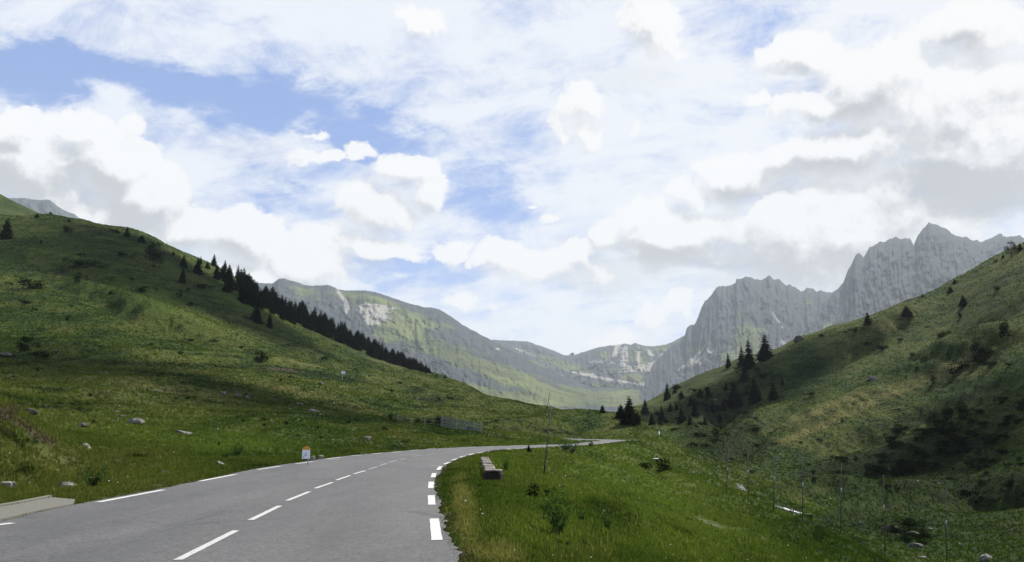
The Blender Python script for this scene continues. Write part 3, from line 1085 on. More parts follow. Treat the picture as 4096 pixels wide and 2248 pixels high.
# concrete lay-by slab with a rim of real thickness
b = MB()
pts = [(float(x), float(y)) for x, y in PAD]
k = len(pts)
b.v = [(x, y, 0.03) for x, y in pts] + [(x, y, -0.15) for x, y in pts]
b.f = [tuple(range(k))[::-1]] + [(i, (i + 1) % k, k + (i + 1) % k, k + i) for i in range(k)]
tag(b.build('pavement', m_concrete), kind='structure')
b = MB()
rim = [flat(-250, 2082), flat(0, 2030), flat(60, 2020), flat(200, 1992)]
for (x0, y0), (x1, y1) in zip(rim[:-1], rim[1:]):
    L = math.hypot(x1 - x0, y1 - y0)
    b.box(((x0 + x1) / 2, (y0 + y1) / 2, 0.04), (L, 0.12, 0.09), math.atan2(y1 - y0, x1 - x0), 0.015)
tag(b.build('kerb', m_concrete), kind='structure')


def c7(x, y):
    return 1000 + x * .4583, 1600 + y * .4583


class Paint:
    def __init__(self):
        self.v = []
        self.f = []
        self.w = []

    def dash(self, p0, p1, width, wear=0.0, nseg=10, mid=None):
        p0, p1 = np.array(p0, float), np.array(p1, float)
        d = p1 - p0
        L = np.hypot(*d)
        nrm = np.array([-d[1], d[0]]) / L
        n0 = len(self.v)
        for i in range(nseg + 1):
            c_ = p0 + d * i / nseg
            if mid is not None:
                c_ = c_ + nrm * mid * 4 * (i / nseg) * (1 - i / nseg)
            for s in (-1, 1):
                q = c_ + nrm * s * width / 2 * (1 + random.uniform(-.05, .05))
                self.v.append((q[0], q[1], 0.008))
                self.w.append(wear)
        for i in range(nseg):
            a = n0 + 2 * i
            self.f.append((a + 1, a, a + 2, a + 3))

    def build(self, name):
        me = mesh_np(name, np.array(self.v), np.array(self.f), False, [m_paint], attrs={'wear': self.w})
        tag(obj(name, me), kind='structure')


rl = Paint()
rdash = [((1632, 1225), (1608, 1037)), ((1587, 915), (1582, 833)), ((1580, 770), (1583, 715)), ((1598, 675), (1608, 640)), ((1640, 610), (1668, 580)),
         ((1697, 560), (1745, 543)), ((1763, 527), (1810, 512)), ((1832, 500), (1880, 488)), ((1902, 480), (1955, 468)), ((1985, 463), (2040, 455)), ((2070, 451), (2130, 441))]
for a, b_ in rdash:
    rl.dash(flat(*c7(*a)), flat(*c7(*b_)), 0.20, 0.15)
# continue along the right edge beyond the bend
ln = [(2010, 1800.5), (2100, 1791.5), (2177, 1788.5), (2240, 1785.5), (2347, 1779.5), (2380, 1776.5), (2449, 1769)]
pl_ = [flat(*q) for q in ln]


def resample(pts, start=0.6, dash=3.0, gap=1.33):
    P_ = np.array(pts)
    s = np.concatenate([[0], np.cumsum(np.hypot(*np.diff(P_, axis=0).T))])
    out = []
    t = start
    while t + dash < s[-1]:
        a = (np.interp(t, s, P_[:, 0]), np.interp(t, s, P_[:, 1]))
        c_ = (np.interp(t + dash, s, P_[:, 0]), np.interp(t + dash, s, P_[:, 1]))
        out.append((a, c_))
        t += dash + gap
    return out


for a, c_ in resample(pl_):
    rl.dash(a, c_, 0.20, 0.3, 3)
rl.dash(flat(1720, 1863), flat(1759, 1864), 0.12, 0.2, 3)
rl.build('right_edge_marking')
ll = Paint()
ld = [((-60, 2107), (50, 2093)), ((394, 2009), (653, 1960)), ((800, 1925), (942, 1898))]
for a, b_ in ld:
    ll.dash(flat(*a), flat(*b_), 0.20, 0.1)
for a, b_ in (((65, 608), (265, 578)), ((400, 557), (555, 538)), ((668, 515), (790, 500)), ((880, 487), (975, 480)), ((1060, 472), (1155, 463)),
              ((1240, 458), (1320, 450)), ((1395, 442), (1475, 434)), ((1540, 430), (1625, 421)), ((1670, 417), (1755, 412))):
    ll.dash(flat(*c7(*a)), flat(*c7(*b_)), 0.20, 0.1)
for a, c_ in resample([flat(*q) for q in ((1812, 1791.5), (1900, 1788.5), (2000, 1785.5), (2100, 1782), (2230, 1779.5))], 0.8):
    ll.dash(a, c_, 0.20, 0.2, 3)
ll.dash(flat(1306, 1837), flat(1355, 1839), 0.12, 0.2, 3)
ll.build('left_edge_marking')
cl = Paint()
cdash = [((711, 2241), (944, 2123)), ((1002, 2081), (1119, 2024)), ((1149, 2003), (1238, 1967)), ((1261, 1954), (1330, 1930)), ((1346, 1921), (1401, 1902)),
         ((1416, 1896), (1462, 1883)), ((1474, 1878), (1510, 1867)), ((1519, 1863), (1548, 1854)), ((1558, 1849), (1586, 1842)), ((1598, 1838), (1625, 1833))]
for i, (a, b_) in enumerate(cdash):
    cl.dash(flat(*a), flat(*b_), 0.14, 0.45 + (0.4 if i > 5 else 0))
for a, c_ in resample([flat(*q) for q in ((1640, 1829), (1720, 1816), (1800, 1807.5), (1900, 1799.5), (2000, 1793), (2100, 1786.5))], 0.8):
    cl.dash(a, c_, 0.13, 1.0, 3)
cl.build('centre_line_marking')


# ------------------------------------------------------------------ mountains
def rock_mat(name, kind):
    m, T = mat_new(name)
    g = T.new('ShaderNodeNewGeometry')
    P = T.vm('SCALE', g.outputs['Position'], scale=1 / 2.6)
    tn = T.new('ShaderNodeSeparateXYZ')
    T.put(tn.inputs[0], g.outputs['Normal'])
    nz = tn.outputs[2]
    Pv = T.vm('MULTIPLY', P, (1.0, 1.0, 0.28))
    n1 = T.noise(Pv, 0.010, 8, 0.66, 0.3)
    n2 = T.noise(Pv, 0.045, 7, 0.7)
    n3 = T.noise(P, 0.006, 5, 0.6)
    grs = T.attr('grass')
    scr = T.attr('scree')
    rock = T.mix(T.ss(n2, 0.3, 0.7), (0.014, 0.021, 0.025, 1), (0.054, 0.065, 0.071, 1))
    scree = T.mix(n2, (0.14, 0.135, 0.12, 1), (0.30, 0.285, 0.25, 1))
    grass = T.mix(T.ss(n1, 0.35, 0.65), (0.032, 0.042, 0.018, 1), (0.105, 0.124, 0.044, 1))
    gf = T.ss(T.m('ADD', T.m('ADD', grs, T.m('MULTIPLY', T.m('SUBTRACT', n1, 0.5), 1.5)), T.m('MULTIPLY', T.m('SUBTRACT', n2, 0.5), 0.9)), 0.42, 0.60)
    sf = T.ss(T.m('ADD', T.m('ADD', scr, T.m('MULTIPLY', T.m('SUBTRACT', n1, 0.5), 1.4)), T.m('MULTIPLY', T.m('SUBTRACT', n2, 0.5), 0.8)), 0.42, 0.62)
    c = T.mix(gf, rock, grass)
    c = T.mix(sf, c, scree)
    finish(T, c, 0.95, T.m('ADD', T.m('MULTIPLY', n2, 0.6), n1), 11.0, 0.7, 0.05)
    return m


m_mt = rock_mat('mountain_rock', 0)


MS = 2.6          # the massif stands kilometres away


def mountain(name, sil, base, Ds, Db, amp, gx=70., rough=0.5, grass=None, scree=None, ncols=420, nrows=150, prof=1.0, drop=0.25, gl=0.3, seed=0, jag=0.0, mat=None, dpx=None, near=0, isoa=0.4):
    sil = np.array(sil, float)
    if not near:
        Ds, Db, amp = Ds * MS, Db * MS, amp * MS
    base = np.array(base, float)
    x = np.linspace(sil[0, 0], sil[-1, 0], ncols)
    ps = np.interp(x, sil[:, 0], sil[:, 1])
    if jag:
        ps = ps + fbm(x / 23.0 + seed, x * 0 + 5.5, 4, ridged=True) * jag
    pb = np.interp(x, base[:, 0], base[:, 1])
    t = np.linspace(0, 1, nrows)[:, None]
    PY = ps[None] * (1 - t) + pb[None] * t
    PX = np.repeat(x[None], nrows, 0)
    Dd = Ds + (Db - Ds) * t ** prof + 0 * PX
    if dpx is not None:
        dd = np.interp(x, [q[0] for q in dpx], [q[1] for q in dpx])
        Dd = Dd * dd[None]
    wx = fbm(PX / 160 + seed, t * 2.0 + seed * 3.1 + 0 * PX, 3) * 34
    rid = 0.75 * fbm((PX + wx) / (gx * 2.3) + seed * 7, t * 1.6 + 0 * PX, 3, 0.5, ridged=True) + 0.42 * fbm((PX + wx * .6) / (gx * .62) + seed * 3, t * 3.2 + 0 * PX, 5, 0.55, ridged=True)
    rid = rid + 0.35 * np.abs(fbm(PX / 90 + seed, t * 5 + PX / 140, 4, 0.6))
    iso = fbm(PX / 30 + seed, PY / 42, 6, 0.6)
    fade = sstep(0.0, 0.10, t) * 0.85 + 0.15
    Dd = Dd - amp * 0.8 * (rid - 0.7) * fade - amp * isoa * iso * fade
    u, e = pix(PX, PY)
    X, Z = u * Dd, e * Dd + CH
    # back side, falling away behind the crest
    nb = 14
    tb = np.linspace(0, 1, nb)[1:, None]
    Yb = Dd[0][None] * (1 + 0.35 * tb)
    ub = u[0][None] + 0 * tb
    Xb = ub * Yb
    Zb = Z[0][None] * (1 - tb) ** 1.0 + tb * (-50.0) + fbm(Xb / 80, Yb / 80, 4) * 8 * tb
    Xa = np.concatenate([Xb[::-1], X])
    Ya = np.concatenate([Yb[::-1], Dd])
    Za = np.concatenate([Zb[::-1], Z])
    nr_, nc_ = Xa.shape
    V_ = np.stack([Xa, Ya, Za], -1).reshape(-1, 3)
    k = (np.arange(nr_ - 1)[:, None] * nc_ + np.arange(nc_ - 1)[None]).ravel()
    F_ = np.stack([k, k + nc_, k + nc_ + 1, k + 1], -1)
    PXa, PYa = project(Xa, Ya, Za)
    ga = zone(grass, PXa, PYa) if grass else np.zeros_like(Xa)
    sa = zone(scree, PXa, PYa) if scree else np.zeros_like(Xa)
    me_ = mesh_np(name, V_, F_, True, [mat or m_mt], attrs={'grass': ga.ravel(), 'scree': sa.ravel()})
    return tag(obj(name, me_), kind='structure')


# distant rocky peak, right
mountain('rocky_peak',
         [(3040, 1540), (3130, 1410), (3220, 1300), (3290, 1215), (3335, 1162), (3370, 1130), (3385, 1095), (3400, 1060), (3415, 1035), (3430, 1010), (3440, 1007), (3455, 1024),
          (3465, 1005), (3480, 985), (3500, 972), (3520, 962), (3548, 963), (3575, 948), (3582, 943), (3600, 947), (3630, 952), (3636, 945), (3642, 948), (3655, 975),
          (3662, 955), (3672, 932), (3690, 912), (3705, 896), (3720, 887), (3735, 890), (3760, 902), (3788, 908), (3800, 922), (3815, 934), (3850, 944),
          (3880, 950), (3920, 962), (3945, 955), (3970, 942), (3990, 931), (4005, 934), (4022, 941), (4045, 938), (4065, 938), (4080, 936), (4110, 955), (4300, 940), (4700, 1010)],
         [(3040, 1600), (3700, 1500), (4700, 1200)], 2300, 1350, 44, 30, 0.62,
         grass=[(3350, 1320, 150, 60, .5, -20), (3500, 1300, 300, 60, .35, -20)], scree=[(3550, 1260, 300, 30, .45, -25), (3800, 1100, 200, 30, .25, 70)],
         ncols=560, nrows=200, prof=0.8, seed=3, jag=5.5)
mountain('rocky_peak',
         [(2450, 1600), (2540, 1530), (2620, 1450), (2665, 1395), (2700, 1366), (2738, 1340), (2748, 1305), (2780, 1290), (2792, 1262), (2805, 1225), (2820, 1198), (2840, 1180), (2856, 1160),
          (2872, 1146), (2890, 1136), (2905, 1141), (2920, 1135), (2942, 1130), (2947, 1112), (2965, 1108), (2982, 1100), (3000, 1106), (3022, 1113), (3050, 1112), (3074, 1100),
          (3092, 1110), (3118, 1110), (3140, 1133), (3178, 1139), (3204, 1160), (3215, 1155), (3235, 1144), (3268, 1160), (3290, 1162), (3330, 1164), (3380, 1150), (3500, 1200), (3700, 1300)],
         [(2450, 1640), (2700, 1640), (3000, 1580), (3700, 1560)], 2600, 1500, 42, 32, 0.62,
         grass=[(2990, 1330, 160, 120, .55, 60), (2780, 1400, 90, 30, .45, -20), (3230, 1200, 60, 30, .55, 0), (2900, 1450, 200, 60, .35, 10), (3060, 1130, 60, 20, .4, 0), (3000, 1390, 100, 60, .3, 0)],
         scree=[(3110, 1280, 90, 8, .65, 55), (2750, 1460, 160, 40, .6, -30), (2830, 1380, 30, 120, .25, 10), (2930, 1300, 14, 150, .4, 6), (3130, 1370, 40, 40, .5, 0)],
         ncols=560, nrows=200, prof=0.8, seed=9, jag=5.0)
# the col
mountain('mountain_pass',
         [(1850, 1400), (1960, 1357), (2000, 1359), (2060, 1362), (2110, 1364), (2160, 1382), (2200, 1395), (2240, 1412), (2258, 1420), (2300, 1418), (2340, 1404), (2370, 1396),
          (2400, 1386), (2450, 1380), (2480, 1377), (2500, 1373), (2525, 1377), (2540, 1369), (2558, 1378), (2575, 1382), (2620, 1383), (2660, 1378), (2700, 1362), (2740, 1340), (2900, 1380)],
         [(1850, 1560), (2200, 1600), (2500, 1600), (2900, 1600)], 3100, 1900, 45, 60, 0.5,
         grass=[(2150, 1365, 160, 10, .9, 5), (2230, 1450, 150, 18, .75, 15), (2300, 1480, 120, 25, .65, 25), (2420, 1420, 40, 30, .75, 50), (2560, 1430, 70, 40, .85, 25), (2640, 1385, 80, 25, .9, 0),
                (2530, 1510, 60, 22, .95, 5), (2440, 1478, 120, 10, .5, 0), (2400, 1540, 130, 14, .7, 8), (2680, 1540, 90, 14, .8, 0), (2560, 1560, 200, 10, .6, 0), (2050, 1400, 80, 10, .3, 20)],
         scree=[(2480, 1400, 60, 25, .55, 50), (2350, 1440, 250, 20, .4, 5), (2620, 1470, 150, 18, .75, 0), (2350, 1500, 120, 12, .7, 15), (2700, 1510, 150, 14, .7, 10), (2600, 1540, 200, 10, .55, 5),
                (2450, 1490, 250, 4, .6, -4), (2420, 1512, 200, 4, .6, 10), (2500, 1420, 14, 50, .8, 8), (2555, 1415, 12, 50, .8, 0), (2600, 1410, 16, 40, .7, -20), (2460, 1410, 12, 40, .7, 20), (2480, 1545, 20, 40, .5, 30), (2700, 1400, 30, 90, .6, 40), (2650, 1425, 80, 12, .6, -35), (2080, 1400, 120, 12, .5, 20)],
         ncols=420, nrows=170, prof=0.9, seed=5, jag=1.5, isoa=1.0)
# grassy mountain, centre left
mountain('grassy_mountain',
         [(700, 1230), (900, 1170), (1040, 1130), (1090, 1132), (1105, 1122), (1118, 1112), (1135, 1111), (1155, 1119), (1180, 1124), (1215, 1138), (1235, 1142), (1280, 1141), (1312, 1137), (1330, 1144),
          (1360, 1158), (1400, 1161), (1440, 1160), (1470, 1161), (1520, 1172), (1570, 1190), (1640, 1213), (1700, 1228), (1745, 1232), (1775, 1245), (1810, 1268),
          (1850, 1298), (1900, 1325), (1960, 1356), (2010, 1384), (2100, 1425), (2180, 1465), (2250, 1500), (2310, 1530), (2370, 1548), (2440, 1552), (2520, 1556), (2600, 1562), (2700, 1556), (2800, 1535), (2950, 1500)],
         [(700, 1700), (2000, 1760), (2950, 1760)], 2100, 800, 26, 90, 0.48,
         grass=[(1230, 1175, 160, 40, .55, 15), (1450, 1200, 160, 30, .8, 12), (1600, 1250, 200, 40, .6, 20), (1550, 1330, 60, 40, .9, 0), (1640, 1310, 50, 50, .7, 0), (1800, 1290, 60, 30, .4, 30),
                (1750, 1400, 300, 60, .45, 20), (2050, 1500, 300, 50, .55, 20), (2400, 1590, 300, 40, .75, 5), (2200, 1600, 300, 30, .75, 0), (1900, 1560, 300, 60, .35, 10), (2600, 1585, 200, 30, .8, 0), (2150, 1440, 80, 20, .8, 30), (1900, 1500, 600, 120, .18, 15), (1700, 1330, 300, 100, .12, 15)],
         scree=[(1500, 1250, 90, 45, .85, 15), (1365, 1185, 12, 60, .75, -35), (1385, 1240, 10, 60, .6, 0), (1480, 1290, 40, 40, .5, 0), (1560, 1230, 90, 8, .6, 8), (1830, 1300, 80, 14, .3, 45), (1850, 1490, 120, 6, .5, 2),
                (1990, 1395, 20, 8, .8, 20), (1710, 1440, 12, 40, .45, 20), (2250, 1500, 40, 12, .6, 30), (1350, 1230, 60, 25, .3, 60)],
         ncols=620, nrows=260, prof=0.85, seed=1, jag=1.5, isoa=0.9)
mountain('distant_peak', [(-400, 900), (-100, 830), (20, 792), (60, 791), (100, 791), (130, 797), (160, 800), (178, 798), (195, 797), (212, 808), (228, 822), (250, 836), (285, 852), (296, 853), (312, 868), (420, 930), (600, 1000)],
         [(-400, 1000), (600, 1100)], 2400, 1900, 35, 40, 0.55, grass=[(100, 800, 120, 10, .5, 0)], scree=[(180, 845, 30, 20, .4, 0)], ncols=200, nrows=60, seed=12, jag=0.8)
mountain('grassy_shoulder', [(-500, 640), (-200, 720), (0, 775), (40, 797), (90, 822), (150, 850), (230, 880), (330, 930)],
         [(-500, 900), (330, 1000)], 800, 560, 6, 60, 0.5, grass=[(0, 850, 600, 200, 1, 0)], ncols=160, nrows=50, seed=15,
         mat=m_ground, near=1)

# ------------------------------------------------------------------ clouds added high up, mostly out of view, to shade the slopes
def shade_cloud(tx, ty, rx, ry, seed):
    import bmesh
    zc_ = 1900.0
    k_ = zc_ / sd.z
    bm = bmesh.new()
    bmesh.ops.create_icosphere(bm, subdivisions=5, radius=1.0)
    co = np.array([v.co[:] for v in bm.verts])
    nn = fbm(co[:, 0] * 2.2 + seed + co[:, 2], co[:, 1] * 2.2 - seed + co[:, 2] * .7, 5, .55)
    co = co * (1 + .30 * nn)[:, None]
    for v, c_ in zip(bm.verts, co):
        v.co = (c_[0] * rx, c_[1] * ry, max(c_[2], -.25) * min(rx, ry) * .8)
    me_ = bpy.data.meshes.new('added_cloud')
    bm.to_mesh(me_)
    bm.free()
    for p_ in me_.polygons:
        p_.use_smooth = True
    me_.materials.append(m_shade_cloud)
    o = obj('added_cloud', me_, None, (tx + sd.x * k_, ty + sd.y * k_, zc_))
    return tag(o, kind='structure')


m_shade_cloud, T = mat_new('shade_cloud_vapour')
df = T.new('ShaderNodeBsdfDiffuse')
T.put(df.inputs['Color'], (0.9, 0.9, 0.92, 1))
tr = T.new('ShaderNodeBsdfTranslucent')
T.put(tr.inputs['Color'], (0.9, 0.9, 0.92, 1))
mx = T.new('ShaderNodeMixShader')
mx.inputs[0].default_value = 0.5
T.put(mx.inputs[1], df.outputs[0])
T.put(mx.inputs[2], tr.outputs[0])
o_ = T.new('ShaderNodeOutputMaterial')
T.put(o_.inputs['Surface'], mx.outputs[0])
shade_cloud(100, 158, 25, 26, 3.0)
shade_cloud(-175, 300, 75, 48, 8.0)
shade_cloud(-60, 120, 42, 16, 14.0)
shade_cloud(80, 340, 40, 55, 5.0)

# ------------------------------------------------------------------ stream
def ribbon(name, pts, width, mat, zoff=0.15):
    P_ = [hit(*q) for q in pts]
    P_ = [P_[0]] + P_
    b = MB()
    for i in range(1, len(P_) - 1):
        a, c_ = P_[i], P_[i + 1]
        nseg = 8
        for s in range(nseg):
            p0 = a.lerp(c_, s / nseg)
            p1 = a.lerp(c_, (s + 1) / nseg)
            w0 = width * (1 + .4 * math.sin(i * 3 + s * 1.7))
            w1 = width * (1 + .4 * math.sin(i * 3 + (s + 1) * 1.7))
            for q in (p0, p1):
                q.z = zat(q.x, q.y) + zoff
            b.quad((p0.x - w0, p0.y, p0.z), (p0.x + w0, p0.y, p0.z), (p1.x + w1, p1.y, p1.z), (p1.x - w1, p1.y, p1.z))
    return b.build(name, mat, smooth=False)


m_water, T = mat_new('stream_water')
g = T.new('ShaderNodeNewGeometry')
n = T.noise(g.outputs['Position'], 2.6, 6, 0.75)
foam = T.ss(n, 0.52, 0.66)
c = T.mix(foam, (0.04, 0.045, 0.04, 1), (0.34, 0.35, 0.36, 1))
finish(T, c, T.mix(foam, (0.08, 0.08, 0.08, 1), (0.8, 0.8, 0.8, 1)), n, 0.1, 0.8, 0.5)
st = ribbon('stream', [(2945, 1938), (2965, 1952), (2985, 1968), (3005, 1985), (3025, 1998)], 0.34, m_water)
st2 = ribbon('stream', [(3100, 2028), (3135, 2038), (3170, 2048), (3205, 2058), (3232, 2066)], 0.34, m_water)
tag(st, kind='structure')
tag(st2, kind='structure')


# ------------------------------------------------------------------ grass
def visible_mask(px, py):
    return (px > -60) & (px < 4160) & (py > 600) & (py < 2330)


def scatter_grass(n, y0, y1, power=1.0):
    u = rng.uniform(-0.72, 0.72, n)
    Y = np.exp(rng.uniform(math.log(y0), math.log(y1), n))
    X = u * Y
    d = road_dist(X, Y)
    z = zat_v(u, Y)
    # visibility against the crest lines
    j = np.clip(np.searchsorted(us, u) - 1, 0, nc - 2)
    i = np.clip(np.searchsorted(ys, Y) - 1, 0, nr - 2)
    hor = np.maximum.accumulate(EE[25:], 0)
    e = (z - CH) / Y
    vis = e > hor[np.clip(i - 25, 0, hor.shape[0] - 1), j] - 0.35 / Y - 0.002
    px, py = project(X, Y, z)
    ins_pad = (X < XL[60]) & False
    k = vis & visible_mask(px, py) & (d > -0.07)
    # keep grass off the concrete slab
    pad_d = np.minimum(seg_dist(X, Y, PAD[1], PAD[4]), seg_dist(X, Y, PAD[0], PAD[4])) > 0.9
    inside = np.zeros(n, bool)
    pp = np.array(PAD)
    for a in range(len(pp)):
        x0, y0_ = pp[a]
        x1, y1_ = pp[(a + 1) % len(pp)]
        cnd = ((y0_ > Y) != (y1_ > Y)) & (X < (x1 - x0) * (Y - y0_) / (y1_ - y0_ + 1e-9) + x0)
        inside ^= cnd
    k &= ~inside
    return X[k], Y[k], z[k], px[k], py[k], d[k]


def blades(X, Y, z, d, per, hfun, wfun, lean=0.5):
    n = len(X)
    N = n * per
    Xr = np.repeat(X, per)
    Yr = np.repeat(Y, per)
    zr = np.repeat(z, per)
    dr = np.repeat(d, per)
    h = hfun(Yr) * rng.uniform(0.45, 1.25, N) * (0.40 + 0.60 * sstep(0.0, 1.0, dr))
    w = wfun(Yr) * rng.uniform(0.7, 1.3, N)
    sp = h * 0.5
    bx = Xr + rng.normal(0, 1, N) * sp
    by = Yr + rng.normal(0, 1, N) * sp
    a = rng.uniform(0, 2 * math.pi, N)
    wx, wy = np.cos(a) * w / 2, np.sin(a) * w / 2
    la = rng.uniform(0, 2 * math.pi, N)
    lx, ly = np.cos(la) * h * lean * rng.uniform(0, 1, N), np.sin(la) * h * lean * rng.uniform(0, 1, N)
    V_ = np.empty((N, 5, 3), np.float32)
    V_[:, 0] = np.stack([bx - wx, by - wy, zr - 0.04], -1)
    V_[:, 1] = np.stack([bx + wx, by + wy, zr - 0.04], -1)
    V_[:, 2] = np.stack([bx + wx * .8 + lx * .35, by + wy * .8 + ly * .35, zr + h * .6], -1)
    V_[:, 3] = np.stack([bx - wx * .8 + lx * .35, by - wy * .8 + ly * .35, zr + h * .6], -1)
    V_[:, 4] = np.stack([bx + lx, by + ly, zr + h], -1)
    b_ = np.arange(N)[:, None] * 5
    return V_.reshape(-1, 3), b_ + np.array([[0, 1, 2, 3]]), b_ + np.array([[3, 2, 4]]), np.repeat(rng.uniform(0, 1, N), 5)


def grass_attrs(Vv):
    u = Vv[:, 0] / Vv[:, 1]
    j = np.clip(np.searchsorted(us, u) - 1, 0, nc - 2)
    i = np.clip(np.searchsorted(ys, Vv[:, 1]) - 1, 0, nr - 2)
    idx = i * nc + j
    return {k: a[idx] for k, a in attrs_g.items()}


X, Y, z, px_, py_, d_ = scatter_grass(150000, 9.0, 60.0)
soil_ = grass_attrs(np.stack([X, Y, z], -1))
keep = rng.uniform(0, 1, len(X)) > np.clip(soil_['gravel'] * 1.6 + soil_['soil'] * .8, 0, .95)
X, Y, z, d_ = X[keep], Y[keep], z[keep], d_[keep]
Vv, Fa, Fb, rn_ = blades(X, Y, z, d_, 5, lambda y: 0.085 + 0.0016 * y, lambda y: 0.006 + 0.0011 * y)
at = grass_attrs(Vv)
at['rnd'] = rn_
me = mesh_np('grass', Vv, [Fa, Fb], False, [m_grass], attrs=at)
tag(obj('grass', me), 'short green and straw coloured meadow grass beside the road', 'grass', kind='stuff')
X, Y, z, px_, py_, d_ = scatter_grass(150000, 60.0, 420.0)
Vv, Fa, Fb, rn_ = blades(X, Y, z, d_, 3, lambda y: 0.16 + 0.0004 * y, lambda y: 0.02 + 0.0011 * y, 0.8)
at = grass_attrs(Vv)
at['rnd'] = rn_
me = mesh_np('grass', Vv, [Fa, Fb], False, [m_grass], attrs=at)
tag(obj('grass', me), 'grass tussocks covering the farther meadows and hillsides', 'grass', kind='stuff')

# tall seeding stems standing above the turf near the camera
X, Y, z, px_, py_, d_ = scatter_grass(5000, 11.0, 50.0)
cl_ = perlin(X / 2.3 + 5, Y / 3.0) > 0.05
X, Y, z, d_ = X[cl_], Y[cl_], z[cl_], d_[cl_]
Vv, Fa, Fb, rn_ = blades(X, Y, z, d_ * .3, 3, lambda y: 0.20 + 0.001 * y, lambda y: 0.004 + 0.0007 * y, 0.35)
at = grass_attrs(Vv)
at['rnd'] = 1.0 + 0.4 * rn_
me = mesh_np('grass', Vv, [Fa, Fb], False, [m_grass], attrs=at)
tag(obj('grass', me), 'taller straw coloured grass stems standing above the turf', 'grass', kind='stuff')

# flowers: tiny white and yellow heads in the meadow
m_flower = simple('white_petals', (0.75, 0.76, 0.70), 0.1, 3, 0.7)
X, Y, z, px_, py_, d_ = scatter_grass(190, 12.0, 150.0)
k = (d_ > 0.5)
X, Y, z = X[k], Y[k], z[k]
n = len(X)
s = (0.008 + 0.0006 * Y) * rng.uniform(0.5, 1.3, n)
zz = z + 0.10 + 0.0012 * Y + rng.uniform(0, .08, n)
oct_v = np.array([(1, 0, 0), (0, 1, 0), (-1, 0, 0), (0, -1, 0), (0, 0, .6), (0, 0, -.6)])
Vv = (np.stack([X, Y, zz], -1)[:, None] + oct_v[None] * s[:, None, None]).reshape(-1, 3)
of = np.array([(0, 1, 4), (1, 2, 4), (2, 3, 4), (3, 0, 4), (1, 0, 5), (2, 1, 5), (3, 2, 5), (0, 3, 5)])
Ff = (np.arange(n)[:, None, None] * 6 + of[None]).reshape(-1, 3)
me = mesh_np('wildflowers', Vv, Ff, True, [m_flower])
tag(obj('wildflowers', me), 'tiny white wildflowers scattered through the meadow', 'flowers', kind='stuff')


# ------------------------------------------------------------------ trees
def spruce_meshes(seed, broad=0.26, gaps=0.15, nwh=26, tip=0.02, ragged=0.25):
    rs = random.Random(seed)
    V_, F_, rn = [], [], []
    H = 1.0
    for w in range(nwh):
        t = (w + rs.random() * .6) / nwh           # 0 bottom .. 1 top
        zc_ = 0.05 + 0.93 * t
        rad = broad * (1 - t) ** 0.85 * (0.82 + 0.36 * rs.random()) + tip
        if t < 0.12:
            rad *= 0.75 + 2 * t
        nb = max(5, int(13 * (1 - t) + 4))
        a0 = rs.random() * 6.28
        for k_ in range(nb):
            if rs.random() < gaps:
                continue
            a = a0 + 6.283 * k_ / nb + rs.uniform(-.2, .2)
            r = rad * (1 + rs.uniform(-ragged, ragged))
            droop = rs.uniform(0.25, 0.5) * r
            nseg = 4
            dx, dy = math.cos(a), math.sin(a)
            tx, ty = -dy, dx
            for s in range(nseg):
                f0, f1 = s / nseg, (s + 1) / nseg
                for side in (-1, 1, 0):
                    p = f0 + rs.uniform(0, .25)
                    bx, by, bz = dx * r * p, dy * r * p, zc_ - droop * p ** 1.2 + 0.01
                    L = (0.38 * r * (1 - 0.6 * p) + 0.012) * rs.uniform(.8, 1.3)
                    if side == 0:
                        ex, ey, ez = bx + dx * L, by + dy * L, bz - droop * .45 + rs.uniform(-.012, .012)
                    else:
                        ex = bx + dx * L * .6 + tx * side * L * .8
                        ey = by + dy * L * .6 + ty * side * L * .8
                        ez = bz - rs.uniform(0.1, .5) * L
                    wd = 0.32 * L
                    n0 = len(V_)
                    up = rs.uniform(0.15, .6) * L
                    V_ += [(bx - tx * wd * .5, by - ty * wd * .5, bz), (bx + tx * wd * .5, by + ty * wd * .5, bz + up * .4), (ex, ey, ez), (bx + dx * wd * .3, by + dy * wd * .3, bz - up)]
                    F_ += [(n0, n0 + 1, n0 + 2), (n0 + 1, n0 + 3, n0 + 2)]
                    q = rs.random()
                    rn += [q] * 4
    # leader
    n0 = len(V_)
    V_ += [(0.006, 0, .9), (-0.006, 0.006, .9), (-.004, -.006, .9), (0, 0, 1.0)]
    F_ += [(n0, n0 + 1, n0 + 3), (n0 + 1, n0 + 2, n0 + 3), (n0 + 2, n0, n0 + 3)]
    rn += [0.5] * 4
    crown = mesh_np('crown', np.array(V_), np.array(F_), False, [m_spruce], attrs={'rnd': rn})
    b = MB()
    b.tube((0, 0, -0.04), (0, 0, 0.35), 0.022, 0.016, 8)
    b.tube((0, 0, 0.35), (0, 0, 0.93), 0.016, 0.003, 8)
    trunk = b.mesh('trunk', m_bark, True)
    # combined single mesh for the far forest
    nv = len(V_)
    Vc = np.array(V_ + b.v)
    Fc = [np.array(F_)]
    q4 = np.array([f for f in b.f if len(f) == 4]) + nv
    Fc.append(q4)
    mi = [0] * len(F_) + [1] * len(q4)
    comb = mesh_np('spruce_tree', Vc, Fc, False, [m_spruce, m_bark], mi, {'rnd': rn + [0.5] * len(b.v)})
    return crown, trunk, comb


SPR = [spruce_meshes(s, br, g_, 26, tp) for s, br, g_, tp in ((1, .20, .10, .015), (2, .24, .15, .02), (3, .17, .12, .015), (4, .28, .2, .03), (5, .15, .1, .015), (6, .33, .22, .05))]


